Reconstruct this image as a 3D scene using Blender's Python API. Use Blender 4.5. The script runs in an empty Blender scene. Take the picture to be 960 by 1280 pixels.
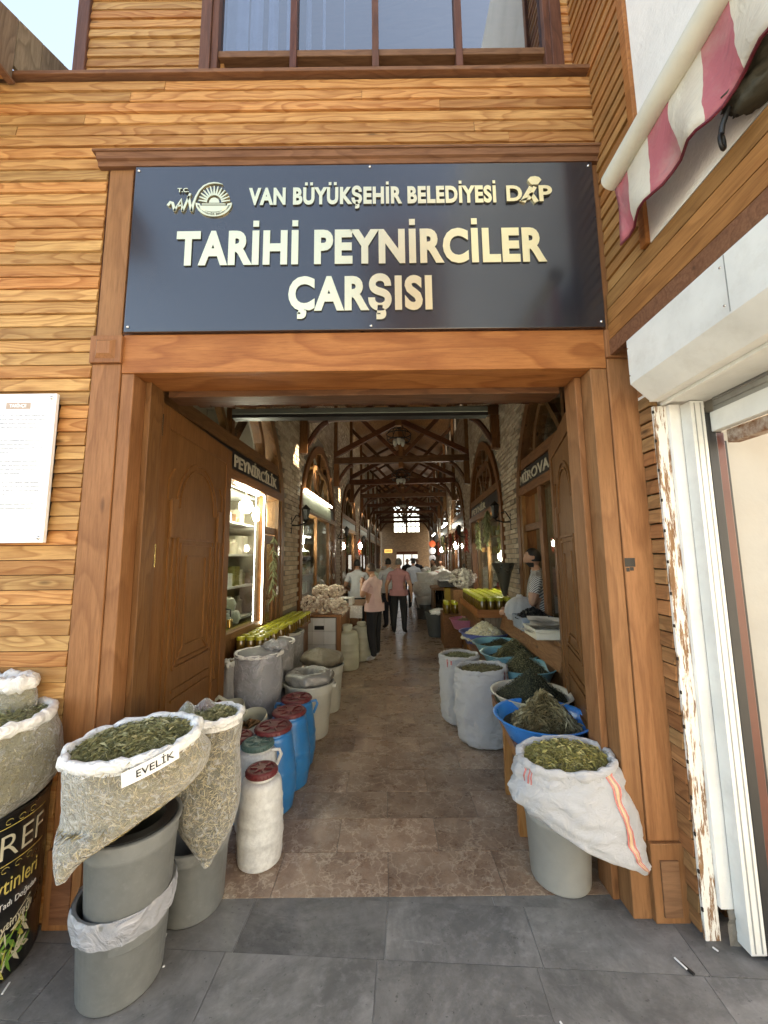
import bpy, bmesh, math, random
from math import sin, cos, pi, atan, tan, radians, sqrt
from mathutils import Vector, Matrix, noise
random.seed(7)
SC = bpy.context.scene
COL = SC.collection
# ------------------------------------------------------------------ camera
FPX, PITCH, ROLL, EYE = 480.0, atan(58 / 480.0), radians(-0.65), 1.70
fw = Vector((0, cos(PITCH), sin(PITCH)))
r0 = Vector((1, 0, 0)); u0 = r0.cross(fw)
rt = (r0 * cos(ROLL) + u0 * sin(ROLL)).normalized()
up = rt.cross(fw).normalized()
cd = bpy.data.cameras.new('camera'); cam = bpy.data.objects.new('camera', cd); COL.objects.link(cam)
cd.sensor_fit = 'VERTICAL'; cd.sensor_height = 36; cd.sensor_width = 27; cd.lens = 36 * FPX / 1280
cd.clip_start = 0.05; cd.clip_end = 500
cam.matrix_world = Matrix(((rt.x, up.x, -fw.x, 0), (rt.y, up.y, -fw.y, 0), (rt.z, up.z, -fw.z, EYE), (0, 0, 0, 1)))
SC.camera = cam
# ------------------------------------------------------------------ light
SUN_EL, SUN_AZ = radians(33), radians(68)       # azimuth measured from +Y towards +X
w = bpy.data.worlds.new('World'); SC.world = w; w.use_nodes = True
nt = w.node_tree; bg = nt.nodes['Background']
sky = nt.nodes.new('ShaderNodeTexSky'); sky.sky_type = 'NISHITA'; sky.sun_disc = False
sky.sun_elevation = SUN_EL; sky.sun_rotation = SUN_AZ
sky.air_density = 1.0; sky.dust_density = 7.0; sky.ozone_density = 0.6; sky.altitude = 1700
nt.links.new(sky.outputs[0], bg.inputs[0]); bg.inputs[1].default_value = 0.15
sl = bpy.data.lights.new('sun', 'SUN'); sl.energy = 4.5; sl.angle = radians(0.5); sl.color = (1, .94, .84)
sun = bpy.data.objects.new('sun', sl); COL.objects.link(sun)
sd = Vector((sin(SUN_AZ) * cos(SUN_EL), cos(SUN_AZ) * cos(SUN_EL), sin(SUN_EL)))
sun.rotation_euler = sd.to_track_quat('Z', 'Y').to_euler()
SC.view_settings.view_transform = 'Standard'; SC.view_settings.look = 'None'
SC.view_settings.exposure = 2.7; SC.view_settings.gamma = 1.0
try:
    SC.view_settings.use_white_balance = True
    SC.view_settings.white_balance_temperature = 8900; SC.view_settings.white_balance_tint = 10
except Exception: pass
SC.render.engine = 'CYCLES'
SC.cycles.max_bounces = 8; SC.cycles.transparent_max_bounces = 12; SC.cycles.diffuse_bounces = 4
SC.cycles.caustics_reflective = False; SC.cycles.caustics_refractive = False
# ------------------------------------------------------------------ frames of reference
HA = radians(3.3)                                # the hall runs 3.3 degrees off the facade's normal
HALL = Matrix.Rotation(-HA, 4, 'Z')
def H(s, t, z=0.0): return HALL @ Vector((s, t, z))
def ray(x, y): return fw + rt * ((x - 480) / FPX) - up * ((y - 640) / FPX)
def at(x, y, z=0.0):                             # where a sight line meets the level z
    v = ray(x, y); t = (z - EYE) / v.z; return Vector((v.x * t, v.y * t, z))
def atY(x, y, Y):
    v = ray(x, y); t = Y / v.y; return Vector((v.x * t, Y, EYE + v.z * t))
# ------------------------------------------------------------------ mesh builder
ORG = {}
def rnd(a, b): return random.uniform(a, b)
class M:
    def __init__(s, xf=None): s.v = []; s.f = []; s.m = []; s.xf = xf
    def add(s, vs, fs, mi=0):
        o = len(s.v)
        for p in vs:
            p = Vector(p); s.v.append(s.xf @ p if s.xf else p)
        for f in fs: s.f.append([o + i for i in f]); s.m.append(mi)
        return s
    def box(s, x0, x1, y0, y1, z0, z1, mi=0):
        return s.add([(x0,y0,z0),(x1,y0,z0),(x1,y1,z0),(x0,y1,z0),(x0,y0,z1),(x1,y0,z1),(x1,y1,z1),(x0,y1,z1)],
              [(0,3,2,1),(4,5,6,7),(0,1,5,4),(1,2,6,5),(2,3,7,6),(3,0,4,7)], mi)
    def beam(s, a, b, w, h, upv=(0,0,1), mi=0):
        a = Vector(a); b = Vector(b); d = (b - a).normalized(); sd_ = d.cross(Vector(upv)).normalized(); u = sd_.cross(d)
        sd_ *= w / 2; u *= h / 2
        return s.add([a-sd_-u, a+sd_-u, a+sd_+u, a-sd_+u, b-sd_-u, b+sd_-u, b+sd_+u, b-sd_+u],
              [(0,1,2,3),(4,7,6,5),(0,4,5,1),(1,5,6,2),(2,6,7,3),(3,7,4,0)], mi)
    def prism(s, poly, ext, mi=0):               # poly of 3D points, extruded by vector
        n = len(poly); e = Vector(ext)
        vs = [Vector(p) for p in poly] + [Vector(p) + e for p in poly]
        return s.add(vs, [list(range(n))[::-1], list(range(n, 2*n))] + [(i, (i+1) % n, n+(i+1) % n, n+i) for i in range(n)], mi)
    def tube(s, pts, r, n=8, mi=0, cap=True):
        pts = [Vector(p) for p in pts]; rows = []
        rr = r if isinstance(r, (list, tuple)) else [r] * len(pts)
        u = None
        for i, p in enumerate(pts):
            d = (pts[min(i+1, len(pts)-1)] - pts[max(i-1, 0)]).normalized()
            if u is None:
                u = d.cross(Vector((0, 0, 1)) if abs(d.z) < .9 else Vector((1, 0, 0))).normalized()
            u = (u - d * u.dot(d)).normalized(); v = d.cross(u)
            rows.append([p + (u * cos(2*pi*k/n) + v * sin(2*pi*k/n)) * rr[i] for k in range(n)])
        return s.grid(rows, True, cap, cap, mi)
    def grid(s, rows, close=True, capb=False, capt=False, mi=0):
        n = len(rows[0]); vs = [p for r in rows for p in r]; fs = []
        for i in range(len(rows)-1):
            for k in range(n if close else n-1):
                k2 = (k+1) % n; fs.append((i*n+k, i*n+k2, (i+1)*n+k2, (i+1)*n+k))
        if capb: fs.append(list(range(n))[::-1])
        if capt: fs.append([(len(rows)-1)*n+k for k in range(n)])
        return s.add(vs, fs, mi)
    def lathe(s, prof, n=32, c=(0,0,0), sx=1, sy=1, mi=0, cap=False):
        c = Vector(c)
        return s.grid([[c + Vector((r*cos(2*pi*k/n)*sx, r*sin(2*pi*k/n)*sy, z)) for k in range(n)] for r, z in prof], True, cap, cap, mi)
    def build(s, name, mat, parent=None, smooth=False, bevel=0, label=None, cat=None, group=None, kind=None, org=None):
        me = bpy.data.meshes.new(name)
        o3 = ORG.get(parent.name) if parent else (Vector(org) if org is not None else Vector((0,0,0)))
        me.from_pydata([p - o3 for p in s.v], [], s.f)
        for m_ in (mat if isinstance(mat, (list, tuple)) else [mat]): me.materials.append(m_)
        if any(s.m): me.polygons.foreach_set('material_index', s.m)
        if smooth: me.polygons.foreach_set('use_smooth', [True]*len(s.f))
        me.update()
        o = bpy.data.objects.new(name, me); COL.objects.link(o)
        if parent: o.parent = parent
        else: o.location = o3
        ORG[o.name] = o3
        if bevel:
            b = o.modifiers.new('bevel', 'BEVEL'); b.width = bevel; b.segments = 2; b.limit_method = 'ANGLE'; b.angle_limit = radians(40)
        if smooth and smooth != 'all':
            e = o.modifiers.new('edge', 'EDGE_SPLIT'); e.split_angle = radians(50)
        return tag(o, label, cat, group, kind)
def tag(o, label=None, cat=None, group=None, kind=None):
    if label: o['label'] = label
    if cat: o['category'] = cat
    if group: o['group'] = group
    if kind: o['kind'] = kind
    return o
def thing(name, loc, label, cat, group=None):
    o = bpy.data.objects.new(name, None); COL.objects.link(o); o.location = loc; o.empty_display_size = .1
    ORG[o.name] = Vector(loc)
    return tag(o, label, cat, group)
def kids(o): return [c for c in COL.objects if c.parent == o]
def dup(root, loc, label=None, rz=0, sc=None, group=None):
    def cp(o, par):
        c = o.copy(); COL.objects.link(c); c.parent = par
        for k in CH[o.name]: cp(k, c)
        return c
    CH = {}
    for o in COL.objects:
        CH.setdefault(o.name, [])
        if o.parent: CH.setdefault(o.parent.name, []).append(o)
    r = cp(root, None); r.location = loc; r.rotation_euler = (0, 0, rz)
    if sc: r.scale = sc if isinstance(sc, (tuple, list)) else (sc, sc, sc)
    if label: r['label'] = label
    if group: r['group'] = group
    ORG[r.name] = Vector(loc)
    return r
# ------------------------------------------------------------------ materials
def mat(name):
    m = bpy.data.materials.new(name); m.use_nodes = True
    t = m.node_tree; return m, t, t.nodes['Principled BSDF'], t.nodes['Material Output']
def nd(t, kind, **kw):
    n = t.nodes.new('ShaderNode' + kind)
    for k, v in kw.items():
        if k.startswith('i_'):
            key = k[2:]; n.inputs[int(key) if key.isdigit() else key].default_value = v
        else: setattr(n, k, v)
    return n
def ln(t, a, b): t.links.new(a, b)
def ramp(t, fac, stops):
    r = t.nodes.new('ShaderNodeValToRGB'); e = r.color_ramp.elements
    while len(e) < len(stops): e.new(.5)
    for i, (p, c) in enumerate(stops):
        e[i].position = p; e[i].color = (c if len(c) == 4 else (*c, 1)) if isinstance(c, (tuple, list)) else (c, c, c, 1)
    t.links.new(fac, r.inputs[0]); return r.outputs[0]
def mixc(t, fac, a, b, bt='MIX'):
    n = t.nodes.new('ShaderNodeMix'); n.data_type = 'RGBA'; n.blend_type = bt
    for sk, v in ((n.inputs[0], fac), (n.inputs[6], a), (n.inputs[7], b)):
        if hasattr(v, 'links'): t.links.new(v, sk)
        else: sk.default_value = v if not isinstance(v, (tuple, list)) else (*v[:3], 1)
    return n.outputs[2]
def mth(t, op, a, b=None, c=None):
    n = t.nodes.new('ShaderNodeMath'); n.operation = op
    for i, v in enumerate((a, b, c)):
        if v is None: continue
        if hasattr(v, 'links'): t.links.new(v, n.inputs[i])
        else: n.inputs[i].default_value = v
    return n.outputs[0]
def bump(t, p, h, strength=.3, dist=.01):
    b = nd(t, 'Bump', i_Strength=strength, i_Distance=dist); t.links.new(h, b.inputs['Height']); t.links.new(b.outputs[0], p.inputs['Normal'])
def coords(t, rand=True, scale=None):
    tc = nd(t, 'TexCoord'); v = tc.outputs['Object']
    if rand:
        oi = nd(t, 'ObjectInfo'); mm = nd(t, 'VectorMath', operation='SCALE'); cx = nd(t, 'CombineXYZ')
        ln(t, oi.outputs['Random'], cx.inputs[0]); ln(t, mth(t, 'MULTIPLY', oi.outputs['Random'], 1.7), cx.inputs[1]); ln(t, mth(t, 'MULTIPLY', oi.outputs['Random'], -2.3), cx.inputs[2])
        ln(t, cx.outputs[0], mm.inputs[0]); mm.inputs['Scale'].default_value = 31
        ad = nd(t, 'VectorMath', operation='ADD'); ln(t, v, ad.inputs[0]); ln(t, mm.outputs[0], ad.inputs[1]); v = ad.outputs[0]
    if scale:
        mp = nd(t, 'Mapping'); mp.inputs['Scale'].default_value = scale; ln(t, v, mp.inputs[0]); v = mp.outputs[0]
    return v
def noi(t, v, scale, detail=3, rough=.55, dist=0):
    n = nd(t, 'TexNoise', i_Scale=scale, i_Detail=detail, i_Roughness=rough, i_Distortion=dist); ln(t, v, n.inputs['Vector']); return n.outputs['Fac']
def wood(name, light, dark, axis='x', rings=16, rough=.55, var=.35, wear=None, fine=1.0, spread=1.0, ringmix=.75, bumpy=.25, knots=.5):
    m, t, p, o = mat(name)
    def sc(l, a): return {'x': (l, a, a), 'y': (a, l, a), 'z': (a, a, l)}[axis]
    v = coords(t, True)
    def mapped(l, a):
        mp = nd(t, 'Mapping'); mp.inputs['Scale'].default_value = sc(l, a); ln(t, v, mp.inputs[0]); return mp.outputs[0]
    vo = nd(t, 'TexVoronoi', i_Scale=1.0); ln(t, mapped(1.7, 5.5), vo.inputs['Vector']); kd = vo.outputs['Distance']
    n1 = noi(t, mapped(1.15 * spread, 5.5 * spread), 1.0, 2, .45)
    n1 = mth(t, 'ADD', n1, mth(t, 'MULTIPLY', ramp(t, kd, [(0, 1), (.35, 0)]), .22 * knots))
    s = mth(t, 'FRACT', mth(t, 'MULTIPLY', n1, rings * 1.5))                      # growth rings: soft rise, sharp late-wood edge
    rg = ramp(t, s, [(0, 0), (.45, .25), (.86, 1), (1, 0)])
    n2 = noi(t, mapped(2.2, 30 * fine), 3.0, 5, .7)
    base = mixc(t, mth(t, 'MULTIPLY', rg, ringmix), light, dark)
    base = mixc(t, ramp(t, n2, [(.42, 0), (.72, .55)]), base, tuple(c * .62 for c in dark))
    base = mixc(t, ramp(t, noi(t, mapped(1.2, 3), 1.3, 4, .6), [(.45, 0), (.78, .55)]), base, tuple(c * .85 for c in dark))
    base = mixc(t, ramp(t, kd, [(.045, .9 * min(1, knots * 2)), (.10, 0)]), base, tuple(c * .28 for c in dark))
    if wear: base = mixc(t, ramp(t, noi(t, mapped(*wear[1]), 1.0, 7, .72), [(wear[2], 0), (wear[2] + .05, 1)]), base, wear[0])
    oi = nd(t, 'ObjectInfo'); hs = nd(t, 'HueSaturation'); ln(t, base, hs.inputs['Color'])
    ln(t, mth(t, 'MULTIPLY_ADD', oi.outputs['Random'], var, 1 - var / 2), hs.inputs['Value'])
    r2 = mth(t, 'FRACT', mth(t, 'MULTIPLY', oi.outputs['Random'], 17.3))
    ln(t, mth(t, 'MULTIPLY_ADD', r2, .02 * min(1, var * 3), .495), hs.inputs['Hue']); ln(t, mth(t, 'MULTIPLY_ADD', r2, -.12 * min(1, var * 2), 1.02), hs.inputs['Saturation'])
    ln(t, hs.outputs[0], p.inputs['Base Color']); p.inputs['Specular IOR Level'].default_value = .25
    ln(t, mth(t, 'MULTIPLY_ADD', n2, .25, rough - .08), p.inputs['Roughness'])
    bump(t, p, mth(t, 'ADD', mth(t, 'MULTIPLY', n2, .8), mth(t, 'MULTIPLY', rg, -.4)), bumpy, .004)
    return m
def plain(name, c, rough=.5, metal=0, dirt=.0, dirtc=(.1, .08, .06), scale=6, bmp=0, bscale=40, trans=0, spec=.5, coat=0, var=0, sss=0):
    m, t, p, o = mat(name)
    v = coords(t, True); n = noi(t, v, scale, 5, .6)
    col = mixc(t, ramp(t, n, [(.4, 0), (.75, 1)]), c, tuple(x * .82 for x in c))
    if dirt: col = mixc(t, ramp(t, noi(t, v, scale * 2.7, 6, .7), [(.62 - dirt * .3, 0), (.8, dirt)]), col, dirtc)
    if var:
        oi = nd(t, 'ObjectInfo'); hs = nd(t, 'HueSaturation'); ln(t, col, hs.inputs['Color']); ln(t, mth(t, 'MULTIPLY_ADD', oi.outputs['Random'], var, 1 - var/2), hs.inputs['Value']); col = hs.outputs[0]
    ln(t, col, p.inputs['Base Color']); p.inputs['Metallic'].default_value = metal
    ln(t, mth(t, 'MULTIPLY_ADD', n, .2, rough - .1), p.inputs['Roughness'])
    p.inputs['Specular IOR Level'].default_value = spec; p.inputs['Coat Weight'].default_value = coat; p.inputs['Coat Roughness'].default_value = .15
    if sss: p.inputs['Subsurface Weight'].default_value = sss; p.inputs['Subsurface Radius'].default_value = (.02, .02, .02)
    if trans: p.inputs['Transmission Weight'].default_value = trans
    if bmp: bump(t, p, noi(t, v, bscale, 4, .6), bmp, .01)
    return m
def glow(name, c, s):
    m, t, p, o = mat(name); e = nd(t, 'Emission'); e.inputs[0].default_value = (*c, 1); e.inputs[1].default_value = s; ln(t, e.outputs[0], o.inputs[0]); return m
W_SIDING = wood('siding_wood', (.54, .272, .10), (.30, .108, .03), 'x', 8, .65, .42, ringmix=.8, fine=1.5, spread=1.0, bumpy=.4)
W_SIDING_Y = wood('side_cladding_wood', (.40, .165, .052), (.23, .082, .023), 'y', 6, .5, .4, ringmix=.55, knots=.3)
W_TRIM_X = wood('lintel_wood', (.42, .175, .06), (.25, .086, .026), 'x', 6, .5, .12, spread=.6, ringmix=.75, knots=.35)
W_TRIM_Z = wood('post_wood', (.31, .148, .064), (.20, .085, .033), 'z', 5, .5, .12, spread=.6, ringmix=.65, knots=.3)
W_CORN = wood('cornice_wood', (.22, .105, .055), (.11, .045, .022), 'x', 8, .6, .2, ringmix=.5)
W_FRAME = wood('window_frame_wood', (.15, .06, .035), (.08, .03, .018), 'z', 5, .5, .2)
W_GREY = wood('weathered_wood', (.26, .19, .13), (.14, .095, .06), 'z', 9, .7, .35)
W_DOOR = wood('door_leaf_wood', (.21, .098, .034), (.145, .06, .019), 'z', 4, .45, .06, spread=.5, ringmix=.4, bumpy=.12, knots=.0)
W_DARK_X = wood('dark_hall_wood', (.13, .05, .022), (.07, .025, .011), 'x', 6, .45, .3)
W_DARK_Z = wood('dark_shop_wood', (.20, .088, .034), (.12, .048, .017), 'z', 6, .4, .25)
W_DARK_Y = wood('dark_beam_wood', (.22, .1, .04), (.13, .055, .02), 'y', 6, .4, .25)
W_ROOF = wood('roof_board_wood', (.3, .11, .03), (.17, .055, .015), 'y', 5, .4, .4)
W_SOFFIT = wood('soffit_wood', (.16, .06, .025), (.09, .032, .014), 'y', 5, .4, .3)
W_BENCH = wood('bench_wood', (.33, .16, .075), (.2, .085, .035), 'y', 9, .35, .2)
W_STOOL = wood('stool_wood', (.42, .2, .07), (.3, .12, .035), 'z', 7, .4, .1)
W_PEEL = wood('peeling_board_wood', (.30, .17, .09), (.18, .09, .045), 'z', 8, .7, .1, wear=((.72, .7, .64), (6, 48), .445), spread=1.2)
PLASTER = plain('white_plaster', (.80, .79, .75), .85, dirt=.25, dirtc=(.45, .42, .38), scale=2.5, bmp=.35, bscale=60)
WHITEMETAL = plain('white_painted_metal', (.70, .71, .68), .42, dirt=.4, dirtc=(.4, .38, .33), scale=3)
GREYMETAL = plain('grey_shutter_metal', (.33, .34, .33), .4, .3, scale=4, dirt=.3)
BLACK = plain('black_rubber', (.015, .015, .015), .5)
IRON = plain('wrought_iron', (.012, .011, .01), .45, .4)
BROWNSTEEL = plain('brown_painted_steel', (.11, .03, .018), .35, dirt=.3, dirtc=(.03, .015, .01))
RUST = plain('rusty_steel', (.17, .07, .03), .8, dirt=.8, dirtc=(.6, .56, .48), scale=9)
BEIGE = plain('beige_paint', (.36, .35, .32), .7, dirt=.35, dirtc=(.33, .29, .23), scale=1.2, bmp=.2, bscale=12)
BRASS = plain('brass', (.78, .56, .2), .25, 1)
STEEL = plain('bright_steel', (.7, .7, .68), .25, 1)
RAIL = plain('rail_metal', (.12, .14, .12), .35, .6)
def glassmat(name, tint=(.9, .95, 1), refl=1.0, clear=.85):
    m, t, p, o = mat(name); tr = nd(t, 'BsdfTransparent'); tr.inputs[0].default_value = (*tint, 1)
    gl = nd(t, 'BsdfGlossy', i_Roughness=.03); gl.inputs[0].default_value = (.9, .9, .9, 1)
    fr = nd(t, 'Fresnel', i_IOR=1.5); ge = nd(t, 'NewGeometry'); mx = nd(t, 'MixShader'); ln(t, mth(t, 'MULTIPLY', mth(t, 'MULTIPLY_ADD', fr.outputs[0], refl, 1 - clear), mth(t, 'SUBTRACT', 1.0, ge.outputs['Backfacing'])), mx.inputs[0])
    ln(t, tr.outputs[0], mx.inputs[1]); ln(t, gl.outputs[0], mx.inputs[2]); ln(t, mx.outputs[0], o.inputs[0]); return m
GLASS = glassmat('shop_glass', (.85, .9, .86), 1.1, .97)
GLASSW = glassmat('upper_window_glass', (.62, .68, .78), 1.6, .80)
def film(name, c, clear, rough=.25, wr=18):
    m, t, p, o = mat(name); v = coords(t, True); tr = nd(t, 'BsdfTransparent')
    p.inputs['Base Color'].default_value = (*c, 1); p.inputs['Roughness'].default_value = rough; p.inputs['Specular IOR Level'].default_value = .9
    n = noi(t, v, wr, 3, .5, 1.5)
    bump(t, p, n, .9, .02)
    lw = nd(t, 'LayerWeight', i_Blend=.35); f = mth(t, 'ADD', mth(t, 'MULTIPLY', lw.outputs['Facing'], .75), 1 - clear)
    f = mth(t, 'ADD', f, ramp(t, n, [(.5, 0), (.85, .45)]))
    mx = nd(t, 'MixShader'); ln(t, mth(t, 'MAXIMUM', mth(t, 'MINIMUM', f, .97), 0), mx.inputs[0]); ln(t, tr.outputs[0], mx.inputs[1]); ln(t, p.outputs[0], mx.inputs[2]); ln(t, mx.outputs[0], o.inputs[0]); return m
FILM = film('clear_plastic_film', (.7, .7, .66), .93, .2, 30)
FILMG = film('greyish_plastic_film', (.4, .41, .44), .55, .2, 12)
FILMRIM = film('milky_plastic_film', (.82, .82, .80), .30, .3, 22)
def bits(name, cols, rough=.7):
    m, t, p, o = mat(name); g = nd(t, 'NewGeometry'); n = len(cols)
    c = ramp(t, g.outputs['Random Per Island'], [(i / (n - 1), cc) for i, cc in enumerate(cols)])
    ln(t, c, p.inputs['Base Color']); p.inputs['Roughness'].default_value = rough; return m
HERB_GREEN = bits('dried_green_leaves', [(.10, .10, .045), (.24, .24, .11), (.36, .35, .18), (.16, .165, .075), (.55, .52, .33)])
HERB_OLIVE = bits('dried_olive_herb', [(.09, .075, .03), (.21, .18, .075), (.32, .27, .13), (.14, .12, .045), (.46, .4, .24)])
HERB_DARK = bits('dark_dried_leaves', [(.02, .022, .009), (.05, .055, .024), (.09, .09, .04), (.035, .038, .016), (.15, .145, .08)])
HERB_STRAW = bits('straw_coloured_stalks', [(.10, .075, .03), (.27, .21, .1), (.46, .38, .2), (.18, .13, .055), (.58, .5, .31)])
HERB_YEL = bits('yellow_green_flowers', [(.14, .12, .03), (.33, .29, .09), (.5, .44, .2), (.2, .18, .05), (.42, .38, .12)])
HERB_CORE = plain('herb_core', (.06, .055, .022), .9, scale=30, bmp=1, bscale=90)
HERB_CORE2 = plain('pale_herb_core', (.2, .18, .1), .9, scale=30, bmp=1, bscale=90)
GARLIC = bits('garlic_bulbs', [(.62, .5, .4), (.75, .66, .55), (.5, .36, .28), (.8, .73, .62)], .5)
POPC = bits('white_cheese_lumps', [(.72, .66, .42), (.8, .75, .55), (.6, .52, .3), (.84, .8, .62)], .6)
def sackmat(name, c):
    m, t, p, o = mat(name); v = coords(t, True); p.inputs['Roughness'].default_value = .45
    col = mixc(t, ramp(t, noi(t, v, 5, 5), [(.4, 0), (.8, .5)]), c, tuple(x * .7 for x in c)); ln(t, col, p.inputs['Base Color'])
    wv = nd(t, 'TexWave', i_Scale=90.0, bands_direction='Z'); wv.bands_direction = 'Z'; ln(t, v, wv.inputs['Vector'])
    wx = nd(t, 'TexWave', i_Scale=90.0); wx.bands_direction = 'X'; ln(t, v, wx.inputs['Vector'])
    h = mth(t, 'ADD', mth(t, 'MULTIPLY', mth(t, 'ADD', wv.outputs['Fac'], wx.outputs['Fac']), .06), noi(t, v, 9, 4, .6, 1.2))
    bump(t, p, h, .9, .07); return m
SACK = sackmat('white_woven_sack', (.88, .88, .88))
STRIPE_R = plain('sack_stripe_red', (.55, .17, .15), .5)
STRIPE_O = plain('sack_stripe_orange', (.6, .40, .25), .5)
PG = plain('grey_bucket_plastic', (.17, .178, .172), .38, dirt=.25, dirtc=(.36, .36, .34), scale=16, sss=0)
PG2 = plain('light_grey_bucket_plastic', (.3, .3, .28), .38, dirt=.1, scale=5)
PGD = plain('dark_grey_bin_plastic', (.1, .11, .11), .4, scale=5)
PBLUE = plain('blue_barrel_plastic', (.012, .17, .42), .35, dirt=.35, dirtc=(.12, .25, .4), scale=6)
PRED = plain('maroon_lid_plastic', (.13, .018, .02), .5, dirt=.1, dirtc=(.3, .15, .13), scale=12)
PGREEN = plain('green_lid_plastic', (.06, .12, .105), .5, dirt=.3)
PJUG = plain('scuffed_white_plastic', (.66, .66, .63), .42, dirt=.75, dirtc=(.34, .33, .32), scale=14, bmp=.15, bscale=50)
PCREAM = plain('cream_jerrycan_plastic', (.47, .47, .36), .4, dirt=.2, scale=5)
PBUCKW = plain('pale_bucket_plastic', (.5, .52, .48), .4, dirt=.15, scale=5)
PTUBB = plain('bright_blue_plastic', (.015, .27, .75), .3)
PTUBT = plain('turquoise_plastic', (.22, .52, .58), .32)
PTUBV = plain('violet_blue_plastic', (.13, .19, .5), .35)
PTUBC = plain('cream_tub_plastic', (.66, .62, .5), .35)
PTUBP = plain('pink_tub_plastic', (.62, .22, .33), .35)
PWHITE = plain('white_plastic', (.72, .72, .7), .4)
LIDY = plain('yellow_green_lid', (.42, .42, .03), .35)
HONEY = plain('olive_jar_contents', (.13, .075, .012), .12, coat=.8)
SKIN = plain('skin', (.42, .22, .14), .5)
HAIR = plain('black_hair', (.012, .01, .008), .55, bmp=.5, bscale=90)
# ------------------------------------------------------------------ tiles, slabs and bricks
def marble():
    m, t, p, o = mat('brown_marble'); v = coords(t, True)
    d = nd(t, 'TexNoise', i_Scale=2.2, i_Detail=5.0, i_Roughness=.7); ln(t, v, d.inputs['Vector'])
    vv = mixc(t, .28, v, d.outputs['Color'], 'LINEAR_LIGHT')
    vo = nd(t, 'TexVoronoi', i_Scale=6.5, feature='DISTANCE_TO_EDGE'); ln(t, vv, vo.inputs['Vector'])
    vo2 = nd(t, 'TexVoronoi', i_Scale=16.0, feature='DISTANCE_TO_EDGE'); ln(t, vv, vo2.inputs['Vector'])
    n = noi(t, v, 4, 6, .7)
    col = mixc(t, ramp(t, n, [(.35, 0), (.7, 1)]), (.145, .088, .06), (.32, .225, .16))
    col = mixc(t, ramp(t, noi(t, v, 13, 6, .75), [(.5, 0), (.75, .7)]), col, (.33, .27, .21))
    col = mixc(t, ramp(t, vo.outputs['Distance'], [(0, .62), (.05, 0)]), col, (.46, .37, .28))
    col = mixc(t, ramp(t, vo2.outputs['Distance'], [(0, .3), (.06, 0)]), col, (.36, .29, .23))
    oi = nd(t, 'ObjectInfo'); hs = nd(t, 'HueSaturation'); ln(t, col, hs.inputs['Color']); ln(t, mth(t, 'MULTIPLY_ADD', oi.outputs['Random'], .45, .95), hs.inputs['Value'])
    ln(t, hs.outputs[0], p.inputs['Base Color']); ln(t, mth(t, 'MULTIPLY_ADD', noi(t, v, 7, 5, .7), .4, .10), p.inputs['Roughness'])
    bump(t, p, noi(t, v, 25, 4), .08, .005); return m
MARBLE = marble()
def slabm():
    m, t, p, o = mat('grey_slate_slab'); v = coords(t, True)
    n = noi(t, v, 3.5, 8, .7, .4); n2 = noi(t, v, 22, 6, .7)
    col = mixc(t, ramp(t, n, [(.3, 0), (.7, 1)]), (.11, .107, .10), (.25, .245, .23))
    col = mixc(t, ramp(t, noi(t, v, 1.3, 6, .75, 1.5), [(.45, 0), (.62, .7)]), col, (.08, .08, .077))
    col = mixc(t, ramp(t, n2, [(.5, 0), (.8, .6)]), col, (.27, .265, .255))
    mp = nd(t, 'Mapping'); mp.inputs['Scale'].default_value = (2.5, 14, 1); mp.inputs['Rotation'].default_value = (0, 0, .8); ln(t, v, mp.inputs[0])
    col = mixc(t, ramp(t, noi(t, mp.outputs[0], 2, 5, .8), [(.62, 0), (.7, .5)]), col, (.3, .29, .275))
    col = mixc(t, ramp(t, noi(t, v, 55, 3, .6), [(.66, 0), (.72, .6)]), col, (.04, .04, .04))
    oi = nd(t, 'ObjectInfo'); hs = nd(t, 'HueSaturation'); ln(t, col, hs.inputs['Color']); ln(t, mth(t, 'MULTIPLY_ADD', oi.outputs['Random'], .3, .85), hs.inputs['Value'])
    ln(t, hs.outputs[0], p.inputs['Base Color']); ln(t, mth(t, 'MULTIPLY_ADD', n2, .35, .4), p.inputs['Roughness'])
    bump(t, p, mth(t, 'ADD', n, mth(t, 'MULTIPLY', n2, .4)), .35, .01); return m
SLAB = slabm()
GROUT = plain('grout', (.16, .15, .135), .9, scale=20)
GROUTG = plain('slab_grout', (.40, .39, .37), .9, scale=20)
MORTAR = plain('mortar', (.2, .17, .135), .95, scale=20, bmp=.3)
def brickm():
    m, t, p, o = mat('pale_brick'); g = nd(t, 'NewGeometry'); v = coords(t, False)
    c = ramp(t, g.outputs['Random Per Island'], [(0, (.32, .24, .17)), (.4, (.44, .35, .26)), (.7, (.52, .43, .33)), (1, (.38, .28, .2))])
    c = mixc(t, ramp(t, noi(t, v, 18, 5), [(.4, 0), (.8, .7)]), c, (.2, .15, .11)); ln(t, c, p.inputs['Base Color']); p.inputs['Roughness'].default_value = .9
    bump(t, p, noi(t, v, 60, 4), .4, .008); return m
BRICK = brickm()
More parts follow.
